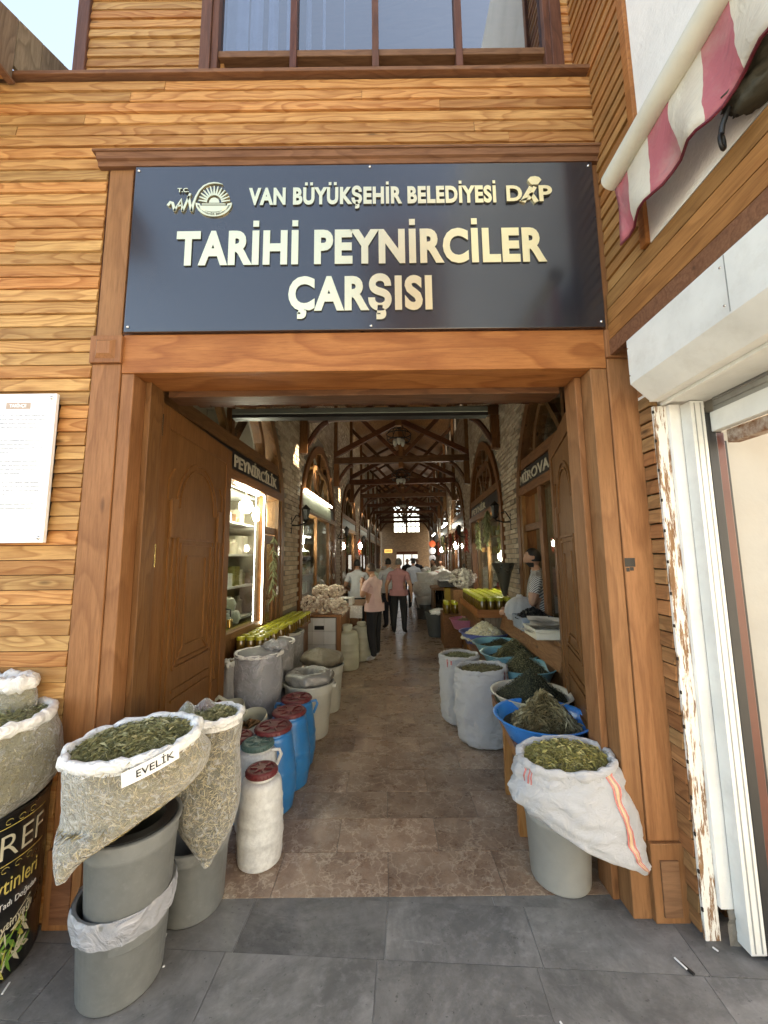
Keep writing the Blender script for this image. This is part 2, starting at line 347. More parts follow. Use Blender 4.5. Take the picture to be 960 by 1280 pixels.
# ground sheets
M().add([(-60,-60,-.03),(60,-60,-.03),(60,60,-.03),(-60,60,-.03)], [(0,1,2,3)]).build('ground', GROUTG, kind='structure')
M().box(-3, 3, 2.16, 46, -.029, -.004).build('hall_floor', GROUT, kind='structure')
HF = bpy.data.objects['hall_floor']
cnt = 0; far = M()
for j in range(80):
    y0 = 2.175 + j * .29; off = .3 * (j % 2) + .02
    for i in range(-4, 5):
        x0 = i * .6 + off - .02
        x0c, x1c = x0 + .0015, x0 + .5985
        if x1c < -2.2 or x0c > 2.3 + y0 * .06: continue
        dz = rnd(-.0008, .0008)
        T_ = M() if y0 < 7.3 else far
        if y0 < 2.2: T_.box(x0c, x1c, y0 - .01, y0 + .287, -.02, dz)
        else: T_.box(x0c, x1c, y0 + .0015, y0 + .2885, -.02, dz)
        if T_ is not far: T_.build('floor_tile', MARBLE, HF)
far.build('far_floor_tiles', MARBLE, HF, kind='stuff')
PV = M().add([(-8,-5.9,-.0045),(8,-5.9,-.0045),(8,2.17,-.0045),(-8,2.17,-.0045)], [(0,1,2,3)]).build('pavement', GROUTG, kind='structure')
ra = radians(-3.4); R_ = Matrix.Rotation(ra, 4, 'Z')
for j in range(12):
    for i in range(-7, 8):
        x0 = i * .665 - .13 + (.0, -.03, .33, .1)[j % 4]; y1 = 2.135 - j * .285; y0 = y1 - .282
        if j > 5 and abs(x0) > 3: continue
        dz = rnd(-.0012, .0012)
        b = M(R_); b.box(x0 + .0015, x0 + .6635, y0, y1, -.022, -.001 + dz)
        b.build('paving_slab', SLAB, PV)
b = M(); b.add([(-3,2.08+.17,-.02),(-3,2.335,-.02),(1.7,2.172,-.02),(1.7,2.05,-.02)], [(0,3,2,1)])
# the narrow wedge of slate between the slab rows and the marble threshold
for x0, x1 in ((-3.2, -1.62), (-1.615, -.4), (-.395, .52), (.525, 1.2), (1.205, 2.2)):
    y_ = lambda x: 2.138 + math.tan(ra) * x
    M().prism([(x0, y_(x0), -.02), (x1, y_(x1), -.02), (x1, 2.162, -.02), (x0, max(2.162, y_(x0) + .005), -.02)], (0, 0, .0185)).build('paving_slab', SLAB, PV)
# ------------------------------------------------------------------ facade
FY = 2.03
fac = thing('wooden_facade', (0, FY, 0), 'wooden market front of overlapping orange planks around the wide entrance', 'facade')
def plank_x(x0, x1, z0, z1, y, par, m=W_SIDING, name='plank'):
    t_ = rnd(.012, .018); d = rnd(-.0015, .0015)
    pr = [(y, z0), (y - t_, z0 + .002), (y - t_ + .002, z0 + (z1-z0)*.5), (y - t_*.45, z1 - .006), (y - t_*.4, z1 - .001), (y, z1)]
    q = M(); q.prism([(x0, a + d, b) for a, b in pr], (x1 - x0, 0, 0)); return q.build(name, m, par)
def row(xa, xb, z0, z1, y, par, m=W_SIDING, maxl=3.2):
    x = xa
    while x < xb - .02:
        L = rnd(1.2, maxl); x1 = min(xb, x + L)
        if xb - x1 < .35: x1 = xb
        plank_x(x + .001, x1 - .0015, z0 + .0025, z1, y, par, m); x = x1
PT = .0768
# backing wall
M().box(-4.2, -1.39, FY + .002, FY + .25, 0, 4.63).build('backing_wall', W_FRAME, fac)
M().box(-1.39, 1.225, FY + .002, 2.8, 2.86, 4.63).build('backing_wall', W_FRAME, fac)
M().box(1.225, 1.40, FY + .002, FY + .25, 0, 4.63).build('backing_wall', W_FRAME, fac)
k = 0; z = .02
while z < 4.6:
    z1 = z + PT
    if z1 < 4.10: row(-4.2, -1.615, z, z1, FY, fac)
    elif z < 4.64: row(-4.2, 1.315, z, min(z1, 4.63), FY, fac)
    z = z1
# pilasters, jambs and lintel
def pbox(x0, x1, y0, y1, z0, z1, name, m=W_TRIM_Z, bv=.004, par=fac, **k): return M().box(x0, x1, y0, y1, z0, z1).build(name, m, par, bevel=bv, **k)
for (xa, xb, side) in ((-1.612, -1.452, -1), (1.248, 1.402, 1)):
    pbox(xa, xb, FY - .012, FY + .03, .34, 2.79, 'pilaster'); pbox(xa + .01, xb - .01, FY - .012, FY + .03, 2.95, 4.007, 'pilaster')
    pbox(xa - .008, xb + .008, FY - .03, FY + .03, 2.79, 2.95, 'block')
    q = M(); cx, cz = (xa+xb)/2, 2.87
    q.add([(cx-.055,FY-.03,cz-.055),(cx+.055,FY-.03,cz-.055),(cx+.055,FY-.03,cz+.055),(cx-.055,FY-.03,cz+.055),(cx-.035,FY-.048,cz-.035),(cx+.035,FY-.048,cz-.035),(cx+.035,FY-.048,cz+.035),(cx-.035,FY-.048,cz+.035)],
          [(4,5,6,7)[::1],(0,1,5,4),(1,2,6,5),(2,3,7,6),(3,0,4,7)]); q.build('raised_panel', W_TRIM_Z, fac)
    pbox(xa - .004, xb + .004, FY - .03, FY + .03, 0, .34, 'plinth')
    q = M(); q.box(xa + .035, xb - .035, FY - .038, FY - .028, .03, .27); q.build('plinth_panel', W_CORN, fac, bevel=.002)
M().box(-1.612, -1.45, FY + .031, FY + .04, 0, 4).build('filler', W_FRAME, fac)
# inner posts with their reveals
pbox(-1.449, -1.38, FY - .004, 2.26, 0, 2.735, 'door_post'); pbox(1.155, 1.245, FY - .004, 2.26, 0, 2.735, 'door_post')
pbox(-1.379, -1.345, 2.13, 2.262, 0, 2.735, 'door_stop', W_DARK_Z); pbox(1.118, 1.154, 2.13, 2.262, 0, 2.735, 'door_stop')
pbox(-1.449, 1.245, FY - .010, 2.26, 2.736, 2.962, 'lintel', W_TRIM_X)
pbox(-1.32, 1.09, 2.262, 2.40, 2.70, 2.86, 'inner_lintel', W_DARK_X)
# vestibule soffit boards
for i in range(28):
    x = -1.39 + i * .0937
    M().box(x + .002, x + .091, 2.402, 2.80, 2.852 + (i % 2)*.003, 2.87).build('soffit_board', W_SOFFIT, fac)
# cornice above the sign
q = M(); pr = [(FY, 4.008), (FY - .034, 4.008), (FY - .038, 4.034), (FY - .052, 4.04), (FY - .058, 4.075), (FY, 4.085)]
q.prism([(-1.66, a, b) for a, b in pr], (3.03, 0, 0)); q.build('cornice', W_CORN, fac)
q = M(); q.box(-1.68, 1.395, FY - .066, FY, 4.0765, 4.092); q.build('cornice_cap', W_CORN, fac, bevel=.003)
q = M(); q.box(-2.45, 1.34, FY - .04, 2.2, 4.642, 4.668); q.build('ledge_board', W_CORN, fac, bevel=.003)
# upper storey, set back
UY = 2.21
M().box(-2.0, -1.16, UY + .002, UY + .2, 4.6, 8.0).build('backing_wall', W_FRAME, fac)
M().box(1.17, 1.3, UY + .002, UY + .2, 4.6, 8.0).build('backing_wall', W_FRAME, fac)
z = 4.69
while z < 7.9:
    row(-1.97, -1.19, z, z + PT, UY, fac, maxl=3); plank_x(1.235, 1.30, z, z + PT, UY, fac); z += PT
pbox(-2.045, -1.965, UY - .03, UY + .22, 4.676, 8.0, 'corner_board', W_FRAME)
pbox(-1.20, -1.13, UY - .035, UY + .1, 4.676, 8.0, 'corner_board', W_FRAME); pbox(1.16, 1.235, UY - .035, UY + .1, 4.676, 8.0, 'corner_board', W_FRAME)
win = thing('sash_window', (0, UY, 4.8), 'long upper window above the plank band, brown frame with curtains behind four panes', 'window')
pbox(-1.13, 1.16, UY - .01, UY + .08, 4.676, 4.965, 'sill', W_FRAME, par=win)
pbox(-1.13, 1.16, UY - .005, UY + .07, 5.075, 5.125, 'rail', W_CORN, par=win)
xs = [-1.13, -.60, -.045, .52, 1.12]
for i, x in enumerate(xs): pbox(x, x + .045, UY - .02, UY + .08, 4.966, 8.0, 'mullion', W_FRAME, par=win)
for i in range(4):
    M().box(xs[i] + .045, xs[i+1], UY + .02, UY + .026, 5.125, 6.8).build('pane', GLASSW, win)
CURT = plain('pale_curtain', (.5, .5, .52), .8)
rows = [[Vector((-1.1 + i*.022, UY + .13 + .02*sin(i*1.1) + .01*sin(i*2.7), zz)) for i in range(102)] for zz in (5.13, 7.4)]
M().grid(rows, False).build('curtain', CURT, win, smooth='all')
M().box(-1.2, 1.2, UY + .5, UY + .52, 4.5, 8).build('room_back_wall', W_FRAME, win)
M().box(-1.2, 1.2, UY + .1, UY + .5, 4.6, 4.68).build('room_floor', W_FRAME, win)
for i in range(3): M().box(-1.13, 1.16, UY + .3, UY + .32, 4.90 + i*.085, 4.98 + i*.085).build('inner_board', W_CORN, win)
M().box(-1.10, -1.06, UY + .03, UY + .07, 4.965, 5.075).build('sash_stop', W_SIDING, win)
M().box(-2.0, 1.3, UY + .2, UY + 4, 4.3, 4.6).build('upper_floor', W_FRAME, fac)
# ------------------------------------------------------------------ main sign
BOARD = plain('glossy_navy_board', (.018, .021, .028), .24, scale=2, dirt=.12, dirtc=(.08, .085, .09), spec=.7, coat=.8)
GOLD, t_, p_, o_ = mat('gold_faced_letters')
p_.inputs['Base Color'].default_value = (1, .86, .52, 1); p_.inputs['Metallic'].default_value = 1; p_.inputs['Roughness'].default_value = .3
LSIDE = plain('letter_edge', (.1, .085, .05), .5)
sgn = thing('entrance_sign', (0, FY - .02, 2.96), 'large dark navy sign with gold capital letters over the market entrance', 'sign')
M().box(-1.438, 1.246, FY - .032, FY - .014, 2.966, 4.004).build('sign_board', BOARD, sgn, bevel=.003)
SF = FY - .033
def text_mesh(body, bold=.0, extrude=.02, shear=0, space=1.0):
    c = bpy.data.curves.new('t', 'FONT'); c.body = body; c.size = 1; c.extrude = extrude; c.offset = bold; c.shear = shear; c.space_character = space; c.resolution_u = 4
    o = bpy.data.objects.new('t', c); COL.objects.link(o); dg = bpy.context.evaluated_depsgraph_get(); dg.update()
    me = bpy.data.meshes.new_from_object(o.evaluated_get(dg)); bpy.data.objects.remove(o)
    vs = [v.co.copy() for v in me.vertices]; fs = [list(p.vertices) for p in me.polygons]; bpy.data.meshes.remove(me); return vs, fs
CAPH = None
def letters(body, mapf, par, mats, bold=.03, extrude=.02, split=True, name='letter', cond=None, kind=None, space=1.0, square=False):
    """mapf(u in 0..1, v in cap heights, d in -1..1) -> world"""
    chars = [c for c in body if c != ' ']
    if square: body = body.replace('İ', 'I').replace('Ü', 'U')
    vs, fs = text_mesh(body, bold, extrude, 0, space); hv, _ = text_mesh('H', bold, 0)
    cap = max(v.y for v in hv); bas = min(v.y for v in hv)
    n = len(vs); P = list(range(n))
    def fd(a):
        while P[a] != a: P[a] = P[P[a]]; a = P[a]
        return a
    for f in fs:
        for a in f[1:]: P[fd(a)] = fd(f[0])
    # front/back/side shells may be separate: merge by identical xy
    seen = {}
    for i, v in enumerate(vs):
        kx = (round(v.x, 4), round(v.y, 4))
        if kx in seen: P[fd(i)] = fd(seen[kx])
        else: seen[kx] = i
    comp = {}
    for i in range(n): comp.setdefault(fd(i), []).append(i)
    inf = []
    for r_, ids in comp.items():
        xs_ = [vs[i].x for i in ids]; ys_ = [vs[i].y for i in ids]; inf.append([min(xs_), max(xs_), min(ys_), max(ys_), r_])
    big = [c for c in inf if c[3] - c[2] > .6 * cap] or inf
    x0 = min(c[0] for c in inf); x1 = max(c[1] for c in inf)
    own = {}
    for c in inf:
        mid = (c[0] + c[1]) / 2
        own[c[4]] = c[4] if c in big else min(big, key=lambda b: abs((b[0]+b[1])/2 - mid))[4]
    groups = {}
    order = [c[4] for c in sorted(big, key=lambda c: c[0])]; bx = {c[4]: c for c in big}
    for fi, f in enumerate(fs):
        groups.setdefault(own[fd(f[0])] if split else 0, []).append(f)
    for g, gf in groups.items():
        ids = sorted({i for f in gf for i in f}); mp = {a: b for b, a in enumerate(ids)}
        q = M()
        q.v = [Vector(mapf((vs[i].x - x0)/(x1-x0), (vs[i].y - bas)/(cap-bas), vs[i].z/max(extrude, 1e-6))) for i in ids]
        for f in gf:
            q.f.append([mp[i] for i in f]); zz = [vs[i].z for i in f]; q.m.append(0 if (max(zz) - min(zz)) < 1e-5 or len(mats) == 1 else 1)
        if square and g in order:
            ch = chars[order.index(g)]; c = bx[g]; H_ = cap - bas; m_ = (c[0] + c[1])/2
            for dx in {'İ': (0,), 'Ü': (-.20*H_, .20*H_)}.get(ch, ()):
                hw_ = .105*H_; P8 = [mapf((x_ - x0)/(x1-x0), z_, d_) for d_ in (-1, 1) for x_, z_ in ((m_+dx-hw_, 1.11), (m_+dx+hw_, 1.11), (m_+dx+hw_, 1.29), (m_+dx-hw_, 1.29))]
                q.add(P8, [(4, 5, 6, 7), (3, 2, 1, 0)], 0); q.add(P8, [(0, 1, 5, 4), (1, 2, 6, 5), (2, 3, 7, 6), (3, 0, 4, 7)], 1)
        q.build(name, mats, par, kind=kind)
def on_sign(x0, x1, zb, zt, th=.007): return lambda u, v, d: (x0 + (x1-x0)*u, SF - th - th*d, zb + (zt-zb)*v)
def sx(px, py): return atY(px, py, SF - .014)
for body, a, b_, c_ in (('VAN BÜYÜKŞEHİR BELEDİYESİ', (310, 255), (621, 251.5), 21.5), ('TARİHİ PEYNİRCİLER', (218, 330.5), (685, 326), 43), ('ÇARŞISI', (359.5, 388), (541, 385.5), 43)):
    A_ = sx(*a); B_ = sx(*b_); zb = (A_.z + B_.z)/2; zt = (sx(a[0], a[1]-c_).z + sx(b_[0], b_[1]-c_).z)/2
    letters(body, on_sign(A_.x, B_.x, zb, zt, .0035), sgn, [GOLD, LSIDE], bold=.045, space=1.1, square=True)
# logo
def stroke(q, pts, wd, yf=SF, th=.008, closed=False):
    pts = [Vector((p[0], 0, p[1])) for p in pts]; n = len(pts); ws = wd if isinstance(wd, list) else [wd]*n
    L, R2 = [], []
    for i, p in enumerate(pts):
        d = (pts[min(i+1, n-1)] - pts[max(i-1, 0)]).normalized(); nn = Vector((-d.z, 0, d.x)) * ws[i]/2
        L.append(p + nn); R2.append(p - nn)
    for i in range(n-1):
        po = [L[i], L[i+1], R2[i+1], R2[i]]; q.prism([(v.x, yf, v.z) for v in po], (0, -th, 0))
def pxs(l): return [(lambda v: (v.x, v.z))(sx(205 + x/10.1, 215 + y/10.1)) for x, y in l]
q = M(); pw = .0042
stroke(q, pxs([(40,410),(75,365),(100,375),(128,480)]), .016); stroke(q, pxs([(120,480),(212,330),(225,485)]), .014); stroke(q, pxs([(160,420),(215,405)]), .009)
stroke(q, pxs([(225,485),(325,255)]), .013); stroke(q, pxs([(300,290),(340,485)]), .015)
arc = [(340,485),(365,380),(395,300),(440,220),(500,160),(560,132),(620,122),(680,126),(735,142)]
stroke(q, pxs(arc), [.016,.014,.012,.011,.010,.009,.009,.007,.003]); q.build('emblem_script', [GOLD], sgn)
q = M()
for i in range(13):
    an = pi * (.045 + .91 * i/12); r1, r2 = 92, 200 + 10*sin(an)
    stroke(q, pxs([(628 + r1*cos(an), 372 - r1*sin(an)), (628 + r2*cos(an), 372 - r2*sin(an))]), [.012, .006])
q.build('sun_rays', [GOLD], sgn)
q = M(); pts = pxs([(628 + 66*cos(pi*i/14), 376 - 66*sin(pi*i/14)) for i in range(15)]); q.prism([(a, SF, b) for a, b in pts], (0, -.008, 0)); q.build('sun_disc', [GOLD], sgn)
q = M()
for i in range(20):
    a0, a1 = pi*i/20, pi*(i+1)/20
    o4 = pxs([(620+232*cos(a0), 372+175*sin(a0)), (620+232*cos(a1), 372+175*sin(a1)), (620+172*cos(a1), 385+112*sin(a1)), (620+172*cos(a0), 385+112*sin(a0))]); q.prism([(a, SF, b) for a, b in o4], (0, -.007, 0))
pts = pxs([(620+165*cos(pi*i/16), 412+78*sin(pi*i/16)) for i in range(17)]); q.prism([(a, SF, b) for a, b in pts], (0, -.008, 0))
for yy in (385, 400): stroke(q, pxs([(470, yy), (770, yy)]), .004)
q.build('emblem_bowl', [GOLD], sgn)
# tiny ring lettering on the bowl
def ringmap(u, v, d):
    a = pi*(.93 - .86*u); r = 1 - .0; x = 620 + (190 + v*22)*cos(a); y = 374 + (134 + v*-22 + 22)*sin(a)
    w_ = sx(205 + x/10.1, 215 + y/10.1); return (w_.x, SF - .0085 - .0005*d, w_.z)
letters('BÜYÜKŞEHİR BELEDİYESİ', ringmap, sgn, [LSIDE], bold=.0, split=False, name='ring_lettering')
A_ = sx(221, 239); B_ = sx(235.5, 238); letters('T.C.', on_sign(A_.x, B_.x, A_.z, A_.z + .027, .004), sgn, [GOLD, LSIDE], bold=.03)
def pxd(l): return [(lambda v: (v.x, v.z))(sx(620 + x/12., 215 + y/12.)) for x, y in l]
A_ = sx(620 + 165/12, 215 + 432/12); B_ = sx(620 + 400/12, 215 + 432/12); letters('D', on_sign(A_.x, B_.x, A_.z, sx(636, 215 + 195/12).z, .006), sgn, [GOLD, LSIDE], bold=.03)
A_ = sx(620 + 655/12, 215 + 432/12); B_ = sx(620 + 855/12, 215 + 432/12); letters('P', on_sign(A_.x, B_.x, A_.z, sx(680, 215 + 192/12).z, .006), sgn, [GOLD, LSIDE], bold=.03)
q = M(); stroke(q, pxd([(410, 432), (530, 205)]), [.03, .022]); stroke(q, pxd([(590, 205), (500, 380), (360, 420)]), [.022, .02, .004]); stroke(q, pxd([(525, 300), (620, 432)]), .026); q.build('letter', [GOLD], sgn)
q = M(); pts = pxd([(478,100),(520,55),(590,45),(650,58),(690,100),(655,140),(640,170),(540,170),(510,140)]); q.prism([(a, SF, b) for a, b in pts], (0, -.008, 0)); q.build('emblem_cap', [GOLD], sgn)
for x, z in ((-1.415, 3.975), (1.222, 3.975), (-1.415, 2.995), (1.222, 2.995), (-.06, 3.985), (-.06, 2.985)):
    M(Matrix.Translation((x, SF - .002, z)) @ Matrix.Rotation(pi/2, 4, 'X')).lathe([(.0, .006), (.006, .004), (.008, 0)], 10).build('screw', STEEL, sgn, smooth=True)
# ------------------------------------------------------------------ history board on the left wall
inf = thing('history_board', (-1.95, FY - .04, 2.2), 'white text board with a tan title strip on the left plank wall', 'information board')
IB = FY - .06
ACR = plain('white_acrylic', (.83, .85, .88), .12, coat=.6)
q = M(); q.box(-2.5, -1.75, IB, IB + .02, 1.80, 2.60); q.build('panel', ACR, inf, bevel=.002)
M().box(-2.48, -1.77, IB + .021, IB + .055, 1.82, 2.58).build('standoff', IRON, inf)
q = M(); q.box(-2.015, -1.885, IB - .0015, IB, 2.515, 2.55); q.build('title_strip', plain('tan_print', (.48, .36, .28), .5), inf)
letters('TARİHÇE', lambda u, v, d: (-1.995 + .09*u, IB - .003 - .0005*d, 2.523 + .018*v), inf, [ACR], bold=.03, split=False, name='title_lettering')
PRN = plain('grey_print', (.2, .2, .22), .5)
q = M(); zz = 2.475
for para in (5, 4, 4, 4, 3, 1):
    for l_ in range(para):
        x = -2.42; xe = -1.80 if l_ < para-1 else rnd(-2.1, -1.9)
        while x < xe:
            wl = rnd(.015, .05); xw = x
            while xw < min(x + wl, xe):
                hh = random.choice((.0045, .0045, .007)); q.box(xw, xw + .0022, IB - .001, IB, zz, zz + hh); q.box(xw, xw + .004, IB - .001, IB, zz + .0035, zz + .0045); xw += .0058
            x += wl + .009
        zz -= .0215
    zz -= .028
q.build('print', PRN, inf, kind='stuff')
for x, z in ((-1.775, 2.575), (-1.775, 1.825)):
    M(Matrix.Translation((x, IB - .001, z)) @ Matrix.Rotation(pi/2, 4, 'X')).lathe([(0, .007), (.007, .005), (.010, 0)], 12).build('screw', STEEL, inf, smooth=True)
# ------------------------------------------------------------------ side building on the right
sb = thing('side_building', (1.5, 1.2, 0), 'white plastered building at the right with wooden cladding and a roller shutter', 'building')
SXP = 1.272
z = 3.172
def plank_y(y0, y1, z0, z1, x, par, m=W_SIDING_Y, name='plank'):
    t_ = rnd(.012, .017)
    pr = [(x, z0), (x - t_, z0 + .002), (x - t_*.8, z0 + (z1-z0)*.5), (x - t_*.4, z1 - .004), (x, z1)]
    q = M(); q.prism([(a, y0, b) for a, b in pr], (0, y1 - y0, 0)); return q.build(name, m, par)
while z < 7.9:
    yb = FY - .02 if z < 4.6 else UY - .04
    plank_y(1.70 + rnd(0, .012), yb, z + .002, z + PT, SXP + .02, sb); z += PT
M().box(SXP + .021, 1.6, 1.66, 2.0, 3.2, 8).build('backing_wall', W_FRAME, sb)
pbox(SXP - .015, SXP + .03, 1.655, 1.70, 3.172, 8.0, 'corner_trim', W_SIDING_Y, par=sb)
M().box(SXP + .005, 1.9, -3.0, 1.654, 3.17, 8.0).build('upper_wall', PLASTER, sb)
# fascia boards running towards the street corner
for i in range(4):
    z0 = 2.795 + i*.0925
    q = M(); xx = 1.258 + .004*i; q.box(xx, 1.284, -.5, 2.012, z0 + .0035, z0 + .0895 - .001*i); q.build('fascia_board', W_SIDING_Y if i else W_CORN, sb, bevel=.002)
M().box(1.285, 1.40, -.5, 2.0, 2.83, 3.16).build('fascia_backing', W_FRAME, sb); M().box(1.4005, 1.9, -.5, 2.02, 2.5, 3.168).build('core', PLASTER, sb)
# shutter housing
q = M(); pr = [(1.25, 2.79), (1.25, 2.558), (1.345, 2.465), (1.62, 2.465), (1.62, 2.82), (1.32, 2.82)]
q.prism([(a, -.4, b) for a, b in pr], (0, 2.25, 0)); q.build('shutter_housing', WHITEMETAL, sb, bevel=.0025)
q = M(); q.box(1.40, 1.42, -.4, 1.86, 2.45, 2.466); q.build('drip_edge', WHITEMETAL, sb)
for i in range(3): M().box(1.635, 1.65, -.4, 1.83, 2.40 + i*.03, 2.427 + i*.03).build('shutter_slat', GREYMETAL, sb, bevel=.003)
pbox(1.615, 1.66, -.4, 1.83, 2.30, 2.398, 'bottom_rail', WHITEMETAL, par=sb)
pbox(1.66, 1.72, -.4, 1.80, 2.235, 2.30, 'lintel_beam', RUST, par=sb)
pbox(1.525, 1.592, 1.83, 1.895, .02, 2.46, 'shutter_guide', WHITEMETAL, .0015, par=sb)
pbox(1.594, 1.640, 1.83, 1.88, 0, 2.40, 'rubber_seal', BLACK, par=sb)
pbox(1.642, 1.685, 1.84, 1.88, 0, 2.30, 'door_frame', BROWNSTEEL, par=sb)
pbox(1.686, 1.70, 1.845, 1.885, 0, 2.26, 'door_frame_edge', BLACK, par=sb)
M().box(1.70, 3.4, 1.87, 1.95, 0, 2.6).build('inner_wall', BEIGE, sb)
M().box(1.60, 1.78, -.4, 1.82, -.02, .035).build('door_step', SLAB, sb)
for y_, z_, x_ in ((1.842, 2.745, 1.2485), (1.842, 2.60, 1.2485), (1.30, 2.75, 1.2485), (1.30, 2.60, 1.2485)): M(Matrix.Translation((x_, y_, z_)) @ Matrix.Rotation(-pi/2, 4, 'Y')).lathe([(0, .003), (.004, .002), (.005, 0)], 8).build('screw', STEEL, sb)
for y_ in (1.28,): M().box(1.2478, 1.2499, y_, y_ + .003, 2.565, 2.785).build('housing_seam', GREYMETAL, sb)
for x_ in (1.542, 1.572): M().box(x_, x_ + .004, 1.8275, 1.8299, .03, 2.45).build('guide_groove', GREYMETAL, sb)
# return: plank ends, peeling board, plaster
z = .02
while z < 2.6:
    q = M(); q.add([], []); x_ = 1.402 + rnd(-.002, .002)
    pr = [(x_ + .04, z + .002), (x_ - .006, z + .002), (x_ + .001, z + .07), (x_ + .04, z + PT)]
    q.prism([(a, 1.935, b) for a, b in pr], (0, .092, 0)); q.build('plank', wood('cut_plank_wood', (.36, .17, .07), (.2, .085, .035), 'y', 8, .55, .4) if z < .05 else bpy.data.materials['cut_plank_wood'], sb); z += PT
pbox(1.405, 1.472, 1.918, 1.934, .0, 2.47, 'peeling_board', W_PEEL, .002, par=sb)
q = M()
for i in range(16): M().box(1.399, 1.405, 1.914, 1.922, .12 + i*.154, .135 + i*.154).build('nail', IRON, sb)
pl = M(); pl.box(1.4725, 1.53, 1.90, 2.05, .14, 2.47); pl.build('plaster_return', PLASTER, sb, bevel=.0015)
q = M()
g_ = [[Vector((1.492 + .1*u/6, 1.895 + .02*noise.noise(Vector((u*.9, v_*.9, 3))), v_*.028)) for u in range(7)] for v_ in range(6)]
q.grid(g_, False); q.build('broken_plaster_foot', plain('crumbling_render', (.2, .18, .15), .95, bmp=1, bscale=40, scale=12), sb)
# ------------------------------------------------------------------ awning
awn = thing('striped_awning', (1.15, 1.2, 3.5), 'rolled awning with a cream and pink striped valance at the upper right', 'awning')
AX = 1.15
M().tube([(AX - .01, 1.685, 3.53), (AX - .01, .1, 3.57)], .052, 20).build('front_bar', PWHITE if False else plain('cream_canvas', (.62, .6, .5), .7, scale=4, dirt=.3, dirtc=(.35, .3, .22)), awn, smooth=True)
STR, t_, p_, o_ = mat('striped_canvas'); v_ = coords(t_, False); sp = nd(t_, 'SeparateXYZ'); ln(t_, v_, sp.inputs[0])
wob = mth(t_, 'MULTIPLY', noi(t_, v_, 6, 2), .05)
fr = mth(t_, 'FRACT', mth(t_, 'MULTIPLY', mth(t_, 'ADD', sp.outputs[1], wob), 1/.27)); sel = mth(t_, 'GREATER_THAN', fr, .52)
cc = mixc(t_, sel, (.56, .52, .43), (.40, .11, .13)); cc = mixc(t_, ramp(t_, noi(t_, v_, 5, 5, .7), [(.45, 0), (.8, .6)]), cc, (.4, .33, .27))
ln(t_, cc, p_.inputs['Base Color']); p_.inputs['Roughness'].default_value = .75; bump(t_, p_, noi(t_, v_, 7, 4, .6, 1), .6, .02)
rows = []
for j in range(9):
    r_ = []
    for i in range(80):
        y = 1.68 - i*.02; sc_ = .03*abs(sin((1.68 - y)*pi/.27)) + .02*noise.noise(Vector((y*4, 0, 1)))
        zt = 3.50 + (1.68-y)*.028; zb = 3.19 + sc_; z = zt + (zb - zt)*j/8
        r_.append(Vector((AX + .0 + .02*sin(y*23 + j*.25)*j/8 + .012*noise.noise(Vector((y*9, z*6, 0))), y, z)))
    rows.append(r_)
q = M(); q.grid(rows, False); vo = q.build('valance', STR, awn, smooth='all'); so = vo.modifiers.new('s', 'SOLIDIFY'); so.thickness = .002
M().tube([p + Vector((-.001, 0, 0)) for p in rows[-1][::2]], .006, 6).build('piping', plain('maroon_piping', (.12, .01, .02), .5), awn, smooth=True)
M().tube([(AX, 1.35, 3.53), (1.30, 1.3, 3.50)], .012, 6).build('arm', STEEL, awn)
# bundle of dark canvas with a shackle hanging by the awning
bd = thing('canvas_bundle', (1.2, 1.02, 3.2), 'dark olive canvas bundle with a steel shackle below the awning edge', 'tarpaulin bundle')
CANV = plain('olive_canvas', (.045, .04, .025), .8, scale=8, bmp=.8, bscale=14)
rows = []
for j in range(14):
    a = j/13; c = Vector((1.245 + .015*sin(a*5), 1.10 - .02*a, 3.37 - .20*a)); r_ = .035 + .03*sin(a*pi) + .010*sin(a*28)
    rows.append([c + Vector((cos(k*2*pi/22), sin(k*2*pi/22)*1.3, 0))*r_*(1 + .65*noise.noise(Vector((cos(k*2*pi/22)*2.2, sin(k*2*pi/22)*2.2, a*9)))) for k in range(22)])
M().grid(rows, True, True, True).build('bundle', CANV, bd, smooth='all')
M().tube([(1.19, 1.13, 3.22), (1.175, 1.15, 3.16), (1.172, 1.155, 3.13)], .009, 8).build('strap', BLACK, bd, smooth=True)
M().tube([Vector((1.172 + .014*cos(a), 1.155 + .014*cos(a)*.5, 3.103 + .028*sin(a))) for a in [i*2*pi/16 for i in range(17)]], .006, 8).build('shackle', IRON, bd, smooth=True)
# cables
q = M(); q.tube([(1.33, FY-.055, 4.69), (1.333, FY-.055, 4.45), (1.338, FY-.05, 4.2), (1.34, FY-.05, 4.10)], .006, 6); q.build('cable', PWHITE, label='white cable running down beside the plank band to the cornice end', cat='cable', smooth=True)
q = M(); q.tube([(1.38, FY-.072, 4.097), (1.41, FY-.068, 4.085), (1.43, FY-.05, 4.0), (1.43, FY-.03, 3.5), (1.425, FY-.035, 3.28), (1.43, FY-.09, 3.26), (1.44, 1.85, 3.33)], .005, 6); q.build('cable', PWHITE, label='white cable hanging from the cornice end past the awning tip', cat='cable', smooth=True)
